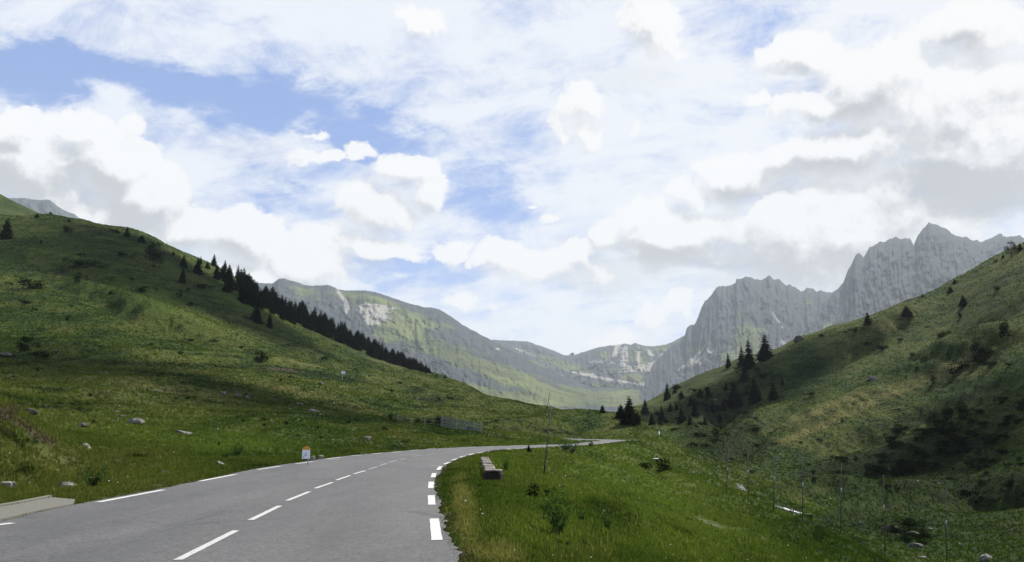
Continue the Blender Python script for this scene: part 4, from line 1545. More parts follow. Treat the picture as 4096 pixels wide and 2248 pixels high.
def pine_meshes(seed):
    """broad rounded mountain pine: clumps of needles on an open crown"""
    rs = random.Random(seed)
    V_, F_, rn = [], [], []
    for c_ in range(26):
        z0 = rs.uniform(0.2, 0.92)
        rr = 0.30 * math.sin(math.pi * min(1, (z0 + .12) / 1.15)) ** .7 * rs.uniform(.4, 1)
        a = rs.uniform(0, 6.283)
        cx_, cy_ = rr * math.cos(a), rr * math.sin(a)
        for k_ in range(60):
            p = Vector((rs.gauss(0, 1), rs.gauss(0, 1), rs.gauss(0, .8))) * 0.06
            q = Vector((cx_, cy_, z0)) + p
            d = Vector((rs.gauss(0, 1), rs.gauss(0, 1), rs.gauss(0, 1))).normalized() * .045
            e_ = d.orthogonal().normalized() * .014
            n0 = len(V_)
            V_ += [tuple(q - e_), tuple(q + e_), tuple(q + d)]
            F_.append((n0, n0 + 1, n0 + 2))
            rn += [rs.random()] * 3
    crown = mesh_np('crown', np.array(V_), np.array(F_), False, [m_spruce], attrs={'rnd': rn})
    b = MB()
    b.tube((0, 0, -.04), (0.01, 0, .5), .028, .018)
    b.tube((0.01, 0, .5), (0, 0.01, .85), .018, .006)
    for k_ in range(7):
        a = rs.uniform(0, 6.283)
        zz_ = rs.uniform(.3, .7)
        b.tube((0, 0, zz_), (.2 * math.cos(a), .2 * math.sin(a), zz_ + .1), .009, .004, 5)
    return crown, b.mesh('trunk', m_bark, True)


PINE = pine_meshes(5)


def tree(px, py, hpx, label, group=None, wide=None, kind=0, name='spruce_tree'):
    p = hit(px, py)
    Y = p.y
    H = hpx / ppm(Y) * (1 / math.cos(PITCH)) * .98
    root = empty(name, p - Vector((0, 0, 0.02 * H)), random.uniform(0, 6.28))
    if kind == 'pine':
        cm, tm = PINE
        base_w = .62
    else:
        cm, tm, _ = SPR[kind]
        base_w = (.40, .48, .34, .56, .30, .66)[kind]
    w = 1.0 if wide is None else (wide / ppm(Y)) / (H * base_w)
    root.scale = (H * w, H * w, H)
    obj('crown', cm, root)
    obj('trunk', tm, root)
    tag(root, label, 'tree', group)
    return root


TREES = [
    (23, 957, 92, 'squat black spruce cut by the left frame edge, high on the left hill', None, 55, 5),
    (614, 1070, 108, 'broad round-headed dark pine standing alone below the left ridge', None, 74, 'pine'),
    (733, 1072, 56, 'narrow spruce directly above another one on the left hill', None, 34, 1),
    (729, 1132, 66, 'tall slim spruce directly below another one on the left hill', None, 30, 4),
    (790, 1097, 76, 'dark spruce with a thick double-looking crown left of the belt of forest', None, 40, 1),
    (802, 1057, 36, 'small pointed spruce top peeping over a thicker spruce near the left ridge', None, 14, 2),
    (829, 1075, 34, 'small bushy spruce on the ridge just left of the forest belt', None, 22, 3),
    (507, 947, 46, 'small pointed spruce breaking the left hill skyline', None, 24, 3),
    (566, 970, 33, 'low wide spruce leaning along the left hill below the skyline', None, 34, 5),
    (148, 871, 21, 'tiny bushy tree on the far left skyline, below the grey peak', None, 18, 5),
    (202, 862, 16, 'tiniest round tree on the far left skyline, right of another small one', None, 15, 'pine'),
    (276, 888, 18, 'faint small tree on the brown slope below the end of the grey peak', None, 15, 3),
    (716, 1194, 38, 'small crooked dark pine alone in the middle of the left slope', None, 24, 'pine'),
    (1024, 1290, 86, 'full-skirted spruce standing just below the forest belt', None, 52, 3),
    (1078, 1313, 70, 'slim spruce just right of the full-skirted one below the forest belt', None, 28, 4),
    (693, 1022, 20, 'small spruce just under the left skyline, left of the larger spruces', None, 14, 2),
    (1780, 1513, 18, 'last tiny spruce at the low end of the forest belt', None, 14, 3),
    (1747, 1507, 16, 'tiny spruce between the end of the forest belt and the last tree', None, 10, 2),
    (2914, 1470, 62, 'lone narrow spruce on the skyline in front of the grey cliff', None, 24, 0),
    (2969, 1468, 88, 'slim spruce growing tight against the left of a taller skyline spruce', None, 38, 0),
    (2997, 1474, 122, 'tallest pointed spruce of the skyline trio before the grey cliff', None, 50, 1),
    (3063, 1440, 106, 'wide ragged spruce rightmost of the skyline trio before the grey cliff', None, 66, 3),
    (2670, 1598, 70, 'ragged spruce at the lowest left end of the right hill skyline', None, 30, 1),
    (2700, 1572, 30, 'small spruce right of the ragged one low on the right hill skyline', None, 18, 3),
    (2519, 1695, 112, 'massive black spruce rising behind the grassy hump near the centre', None, 74, 3),
    (2484, 1672, 56, 'lower dark spruce joined to the left side of the massive black one', None, 50, 5),
    (2581, 1660, 66, 'dark cone-shaped spruce to the right of the massive black one', None, 36, 1),
    (2647, 1684, 66, 'dark conical spruce on the shaded slope above the stream valley head', None, 32, 0),
    (2410, 1652, 34, 'small rounded tree peeping over the grassy hump, left of the spruces', None, 26, 5),
    (2472, 1298, 1, None, None, 1, 0),
    (3472, 1297, 52, 'single dark spruce on the right skyline against the pale cliff', None, 32, 1),
    (3628, 1266, 46, 'wide squat spruce just below the right skyline', None, 48, 5),
    (3855, 1224, 48, 'dark pointed spruce on the open upper part of the right hill', None, 36, 3),
    (3820, 1134, 18, 'tiny dark tree on the upper right skyline, above a faint bush', None, 22, 5),
    (3690, 1190, 16, 'very small brownish tree alone on the right skyline', None, 12, 1),
    (4047, 1022, 62, 'round-topped pine on the skyline near the right frame edge', None, 46, 'pine'),
    (4081, 1000, 30, 'small pointed tree at the right frame edge beside the round pine', None, 20, 1),
    (4013, 1032, 16, 'tiny spruce on the skyline just left of the round pine', None, 14, 2),
    (3985, 1048, 13, 'tiniest of the spruces on the skyline left of the round pine', None, 12, 0),
    (3803, 1170, 26, 'faint bushy spruce under the tiny dark tree on the upper right hill', None, 26, 5),
    (3094, 1600, 76, 'rightmost dark spruce of the cluster on the shaded right slope', None, 42, 1),
    (3020, 1612, 112, 'largest dark spruce in the cluster below the skyline trio', None, 54, 1),
    (2940, 1628, 106, 'dark spruce left of the largest in the cluster below the skyline trio', None, 58, 3),
    (2980, 1525, 60, 'dark spruce directly below the slim pair on the skyline', None, 40, 1),
    (2115, 1812, 36, 'small dark fir sapling on the verge below the far bend of the road', None, 22, 3),
    (2050, 1200, 1, None, None, 1, 0),
]
for t_ in TREES:
    if t_[2] < 2:
        continue
    pn = 'pine_tree' if t_[6] == 'pine' else 'spruce_tree'
    tree(t_[0], t_[1], t_[2], t_[3], t_[4], t_[5], t_[6], pn)
# shaded slope trees behind the hump, look-alikes
for px, py, hp in ((2608, 1700, 50), (2682, 1646, 38), (2707, 1640, 36), (2727, 1692, 64), (2781, 1664, 60), (2727, 1597, 38), (2800, 1590, 42), (2835, 1588, 46),
                   (2762, 1620, 34), (2850, 1650, 50), (2895, 1640, 44), (2905, 1560, 34), (2880, 1690, 40), (2760, 1700, 44), (2550, 1690, 50), (3130, 1540, 30), (2820, 1700, 36)):
    tree(px, py, hp, 'blackish spruce scattered over the shaded foot of the right hill', 'spruces scattered on the shaded foot of the right hill',
         hp * .55, random.choice([0, 1, 3]))
# the forest belt under the left ridge
TOPL = np.array([(850, 1052), (900, 1082), (1000, 1152), (1100, 1207), (1200, 1257), (1300, 1302), (1400, 1352), (1500, 1402), (1600, 1452), (1720, 1492)], float)
BOTL = np.array([(850, 1150), (900, 1170), (1000, 1232), (1100, 1268), (1200, 1306), (1300, 1346), (1400, 1390), (1500, 1434), (1600, 1464), (1720, 1494)], float)
fr = random.Random(3)
nf = 0
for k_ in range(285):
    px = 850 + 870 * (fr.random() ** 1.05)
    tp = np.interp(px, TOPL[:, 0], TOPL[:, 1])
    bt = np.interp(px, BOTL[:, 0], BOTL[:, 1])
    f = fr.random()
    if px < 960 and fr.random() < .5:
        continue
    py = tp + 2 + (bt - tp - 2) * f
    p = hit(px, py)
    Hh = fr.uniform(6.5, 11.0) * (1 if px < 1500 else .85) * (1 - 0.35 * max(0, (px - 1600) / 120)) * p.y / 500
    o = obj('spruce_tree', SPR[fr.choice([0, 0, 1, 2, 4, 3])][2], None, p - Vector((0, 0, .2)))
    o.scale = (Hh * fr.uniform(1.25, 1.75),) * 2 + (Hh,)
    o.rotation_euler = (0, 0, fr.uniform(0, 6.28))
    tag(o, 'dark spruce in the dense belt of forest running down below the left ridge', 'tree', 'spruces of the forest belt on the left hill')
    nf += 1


# ------------------------------------------------------------------ shrubs
def shrub_mesh(seed, mat, n=420, leaf=.09, flat_=1.0, upright=False, name='shrub'):
    rs = np.random.default_rng(seed)
    ncl = 9
    cc = rs.normal(0, .30, (ncl, 3))
    cc[:, 2] = np.abs(rs.normal(.34, .22, ncl))
    ci = rs.integers(0, ncl, n)
    P_ = cc[ci] + rs.normal(0, .13, (n, 3))
    if upright:
        ns = 24
        a = rs.uniform(0, 6.28, ns)
        tilt = rs.uniform(0.05, .55, ns)
        Hs = rs.uniform(.35, 1.0, ns)
        ci = rs.integers(0, ns, n)
        t = rs.uniform(.15, 1, n) ** .8
        P_ = np.stack([np.cos(a[ci]) * tilt[ci] * t, np.sin(a[ci]) * tilt[ci] * t, Hs[ci] * t], -1) + rs.normal(0, .025, (n, 3))
    P_[:, 2] = np.clip(P_[:, 2], -.03, 1.0)
    d = rs.normal(0, 1, (n, 3))
    d /= np.linalg.norm(d, axis=1)[:, None]
    if upright:
        d[:, 2] = np.abs(d[:, 2]) * .6
    e_ = np.cross(d, rs.normal(0, 1, (n, 3)))
    e_ /= np.linalg.norm(e_, axis=1)[:, None]
    L = leaf * rs.uniform(.6, 1.4, n)[:, None]
    V_ = np.stack([P_ - d * L * .5, P_ + e_ * L * .3, P_ + d * L * .7, P_ - e_ * L * .3], 1).reshape(-1, 3)
    F_ = np.arange(n * 4).reshape(-1, 4)
    me_ = mesh_np(name, V_, F_, False, [mat], attrs={'rnd': np.repeat(rs.uniform(0, 1, n), 4)})
    return me_


JUN = [shrub_mesh(s, m_juniper, 520, .11, name='foliage') for s in (1, 2, 3, 4)]
WEED = [shrub_mesh(s, m_leaf, 900, .06, upright=True, name='foliage') for s in (5, 6)]
WIL = [shrub_mesh(s, m_willow, 700, .07, upright=True, name='foliage') for s in (7, 8)]
stm = MB()
for k_ in range(7):
    a = k_ * .9
    stm.tube((0, 0, -.03), (.22 * math.cos(a), .22 * math.sin(a), .5 + .05 * (k_ % 3)), .012, .005, 5)
STEM = stm.mesh('stems', m_bark)


def shrub(px, py, wpx, hpx, label, group=None, src=None, parts=True, name='shrub', depth=1.0):
    if src is WEED:
        wpx *= 1.1
    p = hit(px, py)
    s = 1 / ppm(p.y)
    me_ = random.choice(src or JUN)
    w, h = wpx * s, hpx * s * 1.05
    if parts:
        r = empty(name, p, random.uniform(0, 6.28))
        obj('foliage', me_, r)
        obj('stems', STEM, r)
    else:
        r = obj(name, me_, None, p)
        r.rotation_euler = (0, 0, random.uniform(0, 6.28))
    wd = w if src in (None, JUN) else w * 1.7
    r.scale = (wd * .72, wd * .72 * depth, h * 1.15)
    tag(r, label, 'shrub', group)
    return r


SH = [
    (1035, 1446, 78, 32, 'wide black juniper mound alone above the dark earth bank', JUN),
    (322, 1065, 110, 30, 'long low dark juniper strip high on the left hill', JUN),
    (136, 1155, 140, 36, 'largest flat dark juniper mat on the left hill', JUN),
    (311, 1128, 46, 34, 'small black bush right of the largest juniper mat on the left hill', JUN),
    (572, 1168, 78, 20, 'dark flat juniper mat in the middle of the left slope', JUN),
    (102, 1215, 74, 15, 'thin dark juniper mat below the largest mat at the far left', JUN),
    (272, 930, 54, 26, 'dark bush clump near the top of the left hill beside pale stones', JUN),
    (753, 1165, 28, 15, 'small dark mat right of the crooked pine on the left slope', JUN),
    (800, 1152, 95, 16, 'long dark mat under the slim spruces on the left slope', JUN),
    (102, 1405, 82, 42, 'dark bushy shrub on the terrace edge at the far left', JUN),
    (168, 1428, 95, 26, 'low dark shrub right of the bushy one on the far left terrace', JUN),
    (764, 1364, 52, 12, 'thin dark mat above the wide black juniper mound', JUN),
    (487, 1024, 64, 18, 'dark mat left of the round-headed pine', JUN),
    (464, 932, 44, 18, 'dark low bushes just left of the small skyline spruce', JUN),
    (372, 1952, 82, 78, 'upright dark green bush behind the pale boulders by the road', WEED),
    (952, 1828, 66, 56, 'dark leafy bush beside the tilted stone on the left verge', WEED),
    (905, 1835, 40, 34, 'smaller leafy bush left of the dark one on the left verge', WEED),
    (1755, 1704, 46, 42, 'dark rounded bush at the left end of the slatted fence', JUN),
    (1713, 1698, 30, 24, 'low dark bush between the two fences', JUN),
    (1668, 1692, 34, 20, 'low bush under the wire part of the fence', JUN),
    (1562, 1682, 24, 26, 'dark bush at the left end of the railed fence', JUN),
    (1872, 1722, 30, 20, 'small dark bush growing in front of the slatted fence', JUN),
    (2262, 1803, 60, 34, 'grey green willow scrub on the verge where the far road narrows', WIL),
    (2292, 1812, 50, 34, 'grey green willow scrub just right of and below another clump', WIL),
    (2366, 1787, 26, 18, 'dark round bush at the edge of the road junction', JUN),
    (2232, 2150, 110, 165, 'tall leafy thistle-like weed clump in the right foreground', WEED),
    (2430, 2130, 54, 78, 'smaller upright dark weed right of the tall clump', WEED),
    (2325, 2095, 46, 60, 'thin weed between the tall clump and the smaller one', WEED),
    (2385, 2062, 34, 28, 'low weed above the smaller upright one in the right meadow', WEED),
    (2025, 1890, 30, 60, 'single tall weed stalk immediately right of the stone parapet', WEED),
    (2180, 2050, 60, 50, 'dark leafy clump on the bank left of the tall weeds', WEED),
    (2130, 2000, 80, 50, 'dark shrubs along the earthy break below the parapet', JUN),
    (2265, 2195, 60, 34, 'dark low leaves at the foot of the tall weed clump', JUN),
    (3475, 1393, 1, 1, None, JUN),
    (3419, 1330, 54, 22, 'dark bush alone below the right skyline spruce', JUN),
    (3532, 1398, 76, 18, 'flat dark mat in the middle of the upper right hill', JUN),
    (3770, 1350, 54, 26, 'dark bush below the pointed spruce on the right hill', JUN),
    (3843, 1270, 30, 20, 'small dark bush right under the pointed spruce on the right hill', JUN),
    (3928, 1432, 72, 66, 'big black juniper mass at mid height near the right frame edge', JUN),
    (4019, 1345, 62, 62, 'tall black juniper above the big mass near the right frame edge', JUN),
    (3821, 1492, 76, 28, 'dark flat juniper left of and below the big black mass', JUN),
    (3730, 1523, 32, 18, 'small dark bush in the sunlit middle of the right hill', JUN),
    (2578, 1876, 60, 26, 'dark shrubs on the small scarp in the right meadow', JUN),
    (2655, 1885, 90, 40, 'dark shrub mass along the scarp in the right meadow', JUN),
    (3794, 1680, 64, 54, 'black bush with upright tips above the darkest hollow', JUN),
    (3855, 1672, 64, 48, 'black bush immediately right of the one above the darkest hollow', JUN),
]
for px, py, w, h, lb, src in SH:
    if w < 2:
        continue
    shrub(px, py, w, h, lb, None, src, True)
# scrub round the spruces at the foot of the right hill
jq = random.Random(8)
for cx_, cy_, rx, ry, k_ in ((2760, 1570, 60, 24, 5), (2850, 1610, 80, 50, 9), (2985, 1560, 60, 40, 6), (2700, 1700, 70, 50, 7), (2900, 1690, 130, 60, 10), (3010, 1500, 60, 24, 4), (2800, 1760, 90, 30, 5)):
    for i in range(k_):
        shrub(cx_ + jq.uniform(-rx, rx), cy_ + jq.uniform(-ry, ry), jq.uniform(24, 60), jq.uniform(10, 24),
              'dark scrub between the spruces at the foot of the right hill', 'scrub between the spruces on the right hill', JUN, False)
TUFT_V, TUFT_F, TUFT_R = [], [], []


def tuft(px, py, wpx, hpx):
    p = hit(px, py)
    s_ = 1 / ppm(p.y)
    me_ = random.choice(JUN)
    n_ = len(me_.vertices)
    co = np.empty(n_ * 3, np.float32)
    me_.vertices.foreach_get('co', co)
    co = co.reshape(-1, 3)[:360] * np.array([wpx * s_ * .72, wpx * s_ * .72, hpx * s_ * 1.2])
    TUFT_V.append(co + np.array(p))


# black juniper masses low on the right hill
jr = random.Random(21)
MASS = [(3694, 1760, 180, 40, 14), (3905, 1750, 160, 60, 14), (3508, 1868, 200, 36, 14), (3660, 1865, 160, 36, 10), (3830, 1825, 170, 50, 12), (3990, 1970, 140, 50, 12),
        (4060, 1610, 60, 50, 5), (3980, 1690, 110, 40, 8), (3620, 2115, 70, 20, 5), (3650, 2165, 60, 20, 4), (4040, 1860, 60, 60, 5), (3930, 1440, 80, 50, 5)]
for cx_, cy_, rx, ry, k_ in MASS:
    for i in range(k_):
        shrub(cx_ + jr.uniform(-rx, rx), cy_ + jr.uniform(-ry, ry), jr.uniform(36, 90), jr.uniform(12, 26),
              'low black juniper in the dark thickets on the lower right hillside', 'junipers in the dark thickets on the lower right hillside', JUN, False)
for i in range(140):
    px = jr.uniform(2760, 4090)
    lo = np.interp(px, [2760, 3000, 3500, 4096], [1800, 1930, 2080, 2150])
    hi = np.interp(px, [2760, 3000, 3500, 4096], [1530, 1430, 1280, 1030])
    if i >= 44:
        tuft(px, jr.uniform(hi, lo), jr.uniform(14, 60), jr.uniform(6, 14))
        continue
    shrub(px, jr.uniform(hi, lo), jr.uniform(16, 50), jr.uniform(7, 15),
          'small dark juniper tuft dotted over the open right hillside', 'juniper tufts dotted over the right hillside', JUN, False)
for i in range(170):
    px = jr.uniform(10, 2000)
    lo = np.interp(px, [0, 1000, 2000], [1820, 1790, 1740])
    hi = np.interp(px, [0, 800, 1700, 2000], [900, 1190, 1530, 1620])
    if i >= 44:
        tuft(px, jr.uniform(hi, lo), jr.uniform(12, 56), jr.uniform(5, 13))
        continue
    shrub(px, jr.uniform(hi, lo), jr.uniform(14, 44), jr.uniform(6, 15),
          'small dark shrub tuft dotted over the open left hillside', 'shrub tufts dotted over the left hillside', JUN, False)


_tv = np.concatenate(TUFT_V)
me = mesh_np('heather', _tv, np.arange(len(_tv)).reshape(-1, 4), False, [m_juniper], attrs={'rnd': np.repeat(rng.uniform(0, 1, len(_tv) // 4), 4)})
tag(obj('heather', me), 'tiny dark heather and juniper cushions peppering both hillsides', 'heather', kind='stuff')

# ------------------------------------------------------------------ boulders
def rock_mesh(seed, mat, flat_=.55):
    import bmesh
    rs = np.random.default_rng(seed)
    bm = bmesh.new()
    bmesh.ops.create_icosphere(bm, subdivisions=4, radius=1.0)
    flat_ = 0.78
    planes = rs.normal(0, 1, (9, 3))
    planes /= np.linalg.norm(planes, axis=1)[:, None]
    dist = rs.uniform(.5, .85, 9)
    for v in bm.verts:
        p = np.array(v.co)
        for pn, dd in zip(planes, dist):
            s = p @ pn
            if s > dd:
                p = p - pn * (s - dd) * .92
        k = float(fbm(np.array([p[0] * 1.7 + seed]), np.array([p[1] * 1.7 + p[2] * 1.3]), 4)[0])
        p = p * (1 + .09 * k)
        v.co = Vector((p[0], p[1], p[2] * flat_ + .12))
    me_ = bpy.data.meshes.new('boulder')
    bm.to_mesh(me_)
    bm.free()
    for p in me_.polygons:
        p.use_smooth = False
    me_.materials.append(mat)
    return me_


RK = [rock_mesh(s, m_rock) for s in (1, 2, 3, 4)]
RKD = [rock_mesh(s, m_rockdark) for s in (5, 6)]


def boulder(px, py, wpx, label, group=None, src=RK, tall=1.0, rot=0.0):
    p = hit(px, py)
    r = wpx / ppm(p.y) / 2 * 1.02
    o = obj('boulder', random.choice(src), None, p + Vector((0, 0, -0.10 * r)))
    o.scale = (r, r * .8, r * tall)
    o.rotation_euler = (rot * .2, rot, random.uniform(-.4, .4) + (0 if tall != 1 else random.uniform(0, 6)))
    return tag(o, label, 'boulder' if wpx > 18 else 'rock', group)


BO = [(26, 1950, 74, 'flat-topped pale boulder cut by the left frame edge beside the road', RK, .95, 0),
      (266, 1950, 82, 'pale block-shaped boulder beside the upright green bush', RK, .8, 0),
      (880, 1862, 46, 'grey oval stone tipped on its side on the left verge', RK, .9, .5),
      (735, 1738, 76, 'long grey slab leaning in the grass left of the milestone', RK, .6, .25),
      (545, 1692, 66, 'rounded pale boulder up the slope from the long grey slab', RK, .9, 0),
      (325, 1706, 54, 'dark low boulder left of the rounded pale one', RKD, .8, 0),
      (470, 1650, 38, 'flat pale stone above the rounded pale boulder', RK, .6, 0),
      (492, 1668, 30, 'small grey stone just under the flat pale stone', RK, .7, 0),
      (345, 1790, 54, 'tilted grey slab half sunk in the brown bank at left', RK, .7, .6),
      (120, 1650, 60, 'dark rock on top of the brown bank at the far left', RKD, .8, 0),
      (1255, 1648, 52, 'low pale boulder halfway up above the milestone', RK, .65, 0),
      (1200, 1618, 36, 'tan boulder up and left of the low pale one', RK, .65, .3),
      (1321, 1647, 16, 'small grey stone right of the low pale boulder', RK, .7, 0),
      (1284, 1536, 20, 'pale upright stone near the white signpost', RK, 1.2, .3),
      (1290, 1534, 1, None, RK, 1, 0),
      (1468, 1756, 46, 'pale rock outcrop in the eroded bank above the road', RK, .7, 0),
      (1415, 1758, 26, 'small rock left of the pale outcrop in the eroded bank', RK, .6, 0),
      (1510, 1790, 18, 'tan rock standing below the outcrop in the eroded bank', RK, 1.3, 0),
      (1602, 1777, 20, 'white stone in the bank above the bend', RK, .6, 0),
      (1558, 1752, 14, 'tiny white stone above the white one in the bank', RK, .6, 0),
      (1451, 1813, 28, 'pale greenish stone at the edge of the road before the bend', RK, .45, 0),
      (1632, 1802, 14, 'tiny pale stone at the foot of the bank by the bend', RK, .6, 0),
      (1300, 1726, 14, 'tiny pale stone in the green slope above the milestone', RK, .8, 0),
      (1825, 1616, 14, 'tiny white stone above the slatted fence', RK, .8, 0),
      (1633, 1545, 12, 'tiny white stone below the end of the forest belt', RK, .8, 0),
      (1672, 1592, 14, 'pinkish stone at the left end of the dark earth scar', RK, .8, 0),
      (892, 1573, 46, 'white broken stones on the pale terrace line', RK, .5, 0),
      (950, 1580, 24, 'white stone right of the broken ones on the terrace', RK, .9, 0),
      (990, 1590, 24, 'pale stone at the right end of the terrace stones', RK, .9, 0),
      (970, 1520, 20, 'pale stone above the terrace stones', RK, .7, 0),
      (560, 1582, 20, 'small pale stone in the dark grass of the left slope', RK, .6, 0),
      (635, 1566, 34, 'pale flat stone where the terrace starts', RK, .5, 0),
      (22, 1418, 44, 'white rock on the terrace at the far left', RK, .7, 0),
      (285, 1908, 22, 'small pale rock above the block-shaped boulder', RK, .8, 0),
      (465, 1925, 44, 'dull grey rock sunk in the verge right of the green bush', RKD, .5, 0),
      (655, 1893, 46, 'dark rock in the verge grass below the slope', RKD, .6, 0),
      (620, 1943, 60, 'flat grey stone lying at the asphalt edge', RKD, .25, 0),
      (2378, 2190, 92, 'long flat pale rock in the grass at bottom centre right', RK, .3, 0),
      (2318, 1920, 12, 'small white stone in the right meadow', RK, .8, 0),
      (2285, 1893, 11, 'small yellowish stone above the white one in the right meadow', RK, .8, 0),
      (2835, 1900, 26, 'pale rock on the edge above the stream', RK, .9, 0),
      (2790, 1890, 18, 'small pale rock left of the one above the stream', RK, .9, 0),
      (2860, 1600, 16, 'pale rock on the shaded right slope among spruces', RK, 1., 0),
      (2850, 1640, 26, 'pale rock patch below the other among the spruces', RK, .5, 0),
      (3487, 1520, 48, 'brown rock hump on the open right hillside', RKD, .9, 0),
      (3195, 1366, 46, 'brown rock knob jutting from the right skyline', RKD, 1.3, 0),
      (3272, 1520, 18, 'small pale rock below the skyline knob', RK, .8, 0),
      (3937, 2236, 60, 'grey boulder at the bottom right corner area', RK, .9, 0),
      (3843, 2182, 20, 'small upright boulder right of the tall nearest pole', RK, 1.4, 0),
      (3650, 2142, 56, 'dark boulder capped with moss in the hollow by the poles', RKD, .8, 0),
      (3660, 2185, 64, 'dark overhanging rock below the mossy boulder', RKD, .6, 0),
      (3440, 2090, 16, 'tiny pale rock near the stream bank', RK, .9, 0),
      (3690, 2232, 40, 'grey stone near the foot of the tall nearest pole', RK, .6, 0),
      (3720, 2115, 26, 'yellowish flat rock on the grass of the right slope', RK, .5, 0),
      (3753, 1938, 18, 'whitish rock on the ridge beside the top of the nearest pole', RK, 1.1, 0),
      (3585, 1925, 14, 'tiny bright rock in the shade right of the tall pole', RK, 1., 0),
      (3565, 2120, 70, 'brown eroded rock bank above the dark hollow', RKD, .7, 0)]
for px, py, w, lb, src, tl, rot in BO:
    if w < 2:
        continue
    boulder(px, py, w, lb, None, src, tl, rot)
rr_ = random.Random(4)
for i in range(70):
    px = rr_.uniform(20, 1900)
    lo = np.interp(px, [0, 1000, 1900], [1850, 1800, 1760])
    boulder(px, rr_.uniform(np.interp(px, [0, 1900], [1380, 1600]), lo), rr_.uniform(5, 13), 'small pale stone strewn over the left meadow',
            'small stones strewn over the left meadow', RK, .7)
for i in range(26):
    px = rr_.uniform(2150, 3500)
    boulder(px, rr_.uniform(max(1800, np.interp(px, [2600, 3500], [1760, 2250]) + 15), 2235) if px < 3450 else 2240, rr_.uniform(5, 12),
            'small pale stone strewn over the right meadow', 'small stones strewn over the right meadow', RK, .6)
for i in range(40):
    px = rr_.uniform(2940, 3240)
    sy = np.interp(px, [2940, 3030, 3100, 3240], [1936, 2000, 2028, 2068])
    boulder(px, sy + rr_.uniform(-9, 5), rr_.uniform(5, 11), 'pale wet rock in the bed of the stream', 'rocks in the stream bed', RK, .7)

# ------------------------------------------------------------------ stone parapet right of the road
pA = Vector((*[float(q) for q in flat(2002, 1938, -0.25)], -0.35))     # near end
pA = Vector((-0.72, 31.0, -0.30))
pA = Vector((float(pix(1968, 1930)[0]) * 30.5, 30.5, -0.30))
pB = Vector((float(pix(1938, 1832)[0]) * 46.0, 46.0, -0.25))
par = empty('stone_parapet', pA)
ax = (pB - pA)
ang = math.atan2(ax.y, ax.x)
Lp = ax.xy.length
par.rotation_euler = (0, 0, ang)


def loc(s, t, z):
    return (s, t, z)


b = MB()
b.box((Lp / 2 + .3, 0, 0.18), (Lp - .4, 0.36, 0.54), 0, 0.02)
b.build('wall_base', m_rockdark, par)
nst = 11
for i in range(nst):
    b = MB()
    s = 0.75 + (Lp - .9) * (i + .5) / nst
    b.box((0, 0, 0), ((Lp - .9) / nst * .5, 0.44, 0.22), 0, 0.03, .012)
    b.build('coping_stone', m_wallstone, par, (s, random.uniform(-.02, .02), 0.555 + random.uniform(-.02, .02)))
b = MB()
b.box((0, 0, 0), (0.52, 0.66, 0.90), 0.0, 0.08, .035)
e_ = b.build('end_block', m_darkblock, par, (0.05, -0.05, 0.22))
e_.rotation_euler = (0, 0, R(-14))
b = MB()
b.box((0, 0, 0), (0.50, 0.64, 0.08), 0.0, 0.03, .015)
e2 = b.build('cap_slab', m_wallstone, par, (0.05, -0.05, 0.708))
e2.rotation_euler = (0, 0, R(-14))
tag(par, 'low stone parapet with a toothed row of coping stones on the right verge', 'wall')

# ------------------------------------------------------------------ milestone
mp = Vector((*[float(q) for q in flat(1222, 1860, 0.0)], 0.0))
s = mp.y / FPX / math.cos(PITCH) * 1.0
ms = empty('milestone', mp)
ms.rotation_euler = (0, 0, R(12))
wM, hM, zM = 29 * s, 34 * s, 23 * s
b = MB()
b.box((0, 0, zM + hM / 2), (wM, 0.10, hM), 0, 0.008)
b.build('panel', m_white, ms)
b = MB()
nseg = 18
prof = [(wM / 2 * 0.99 * math.cos(math.pi * i / nseg), zM + hM + 0.001 + 13 * s * math.sin(math.pi * i / nseg)) for i in range(nseg + 1)]
k = len(prof)
b.v = [(x, -0.048, z_) for x, z_ in prof] + [(x, 0.048, z_) for x, z_ in prof]
b.f = [tuple(range(k)), tuple(range(k, 2 * k))[::-1]] + [(i, k + i, k + i + 1, i + 1) for i in range(k - 1)] + [(k - 1, 2 * k - 1, k, 0)]
b.build('rounded_top', m_yellow, ms)
b = MB()
b.box((8.5 * s, 0.0, zM / 2 - .1), (4 * s, 0.05, zM + .2 - .003), 0, 0.004)
b.build('post', m_galv, ms)
b = MB()


def stroke(b, pts, w, y=-0.0535):
    for (x0, z0), (x1, z1) in zip(pts[:-1], pts[1:]):
        d = Vector((x1 - x0, 0, z1 - z0)).normalized()
        n_ = Vector((-d.z, 0, d.x)) * w / 2
        a_, c_ = Vector((x0, y, z0)), Vector((x1, y, z1))
        b.quad(a_ - n_, a_ + n_, c_ + n_, c_ - n_)
        b.quad(a_ - n_ + Vector((0, .003, 0)), c_ - n_ + Vector((0, .003, 0)), c_ + n_ + Vector((0, .003, 0)), a_ + n_ + Vector((0, .003, 0)))


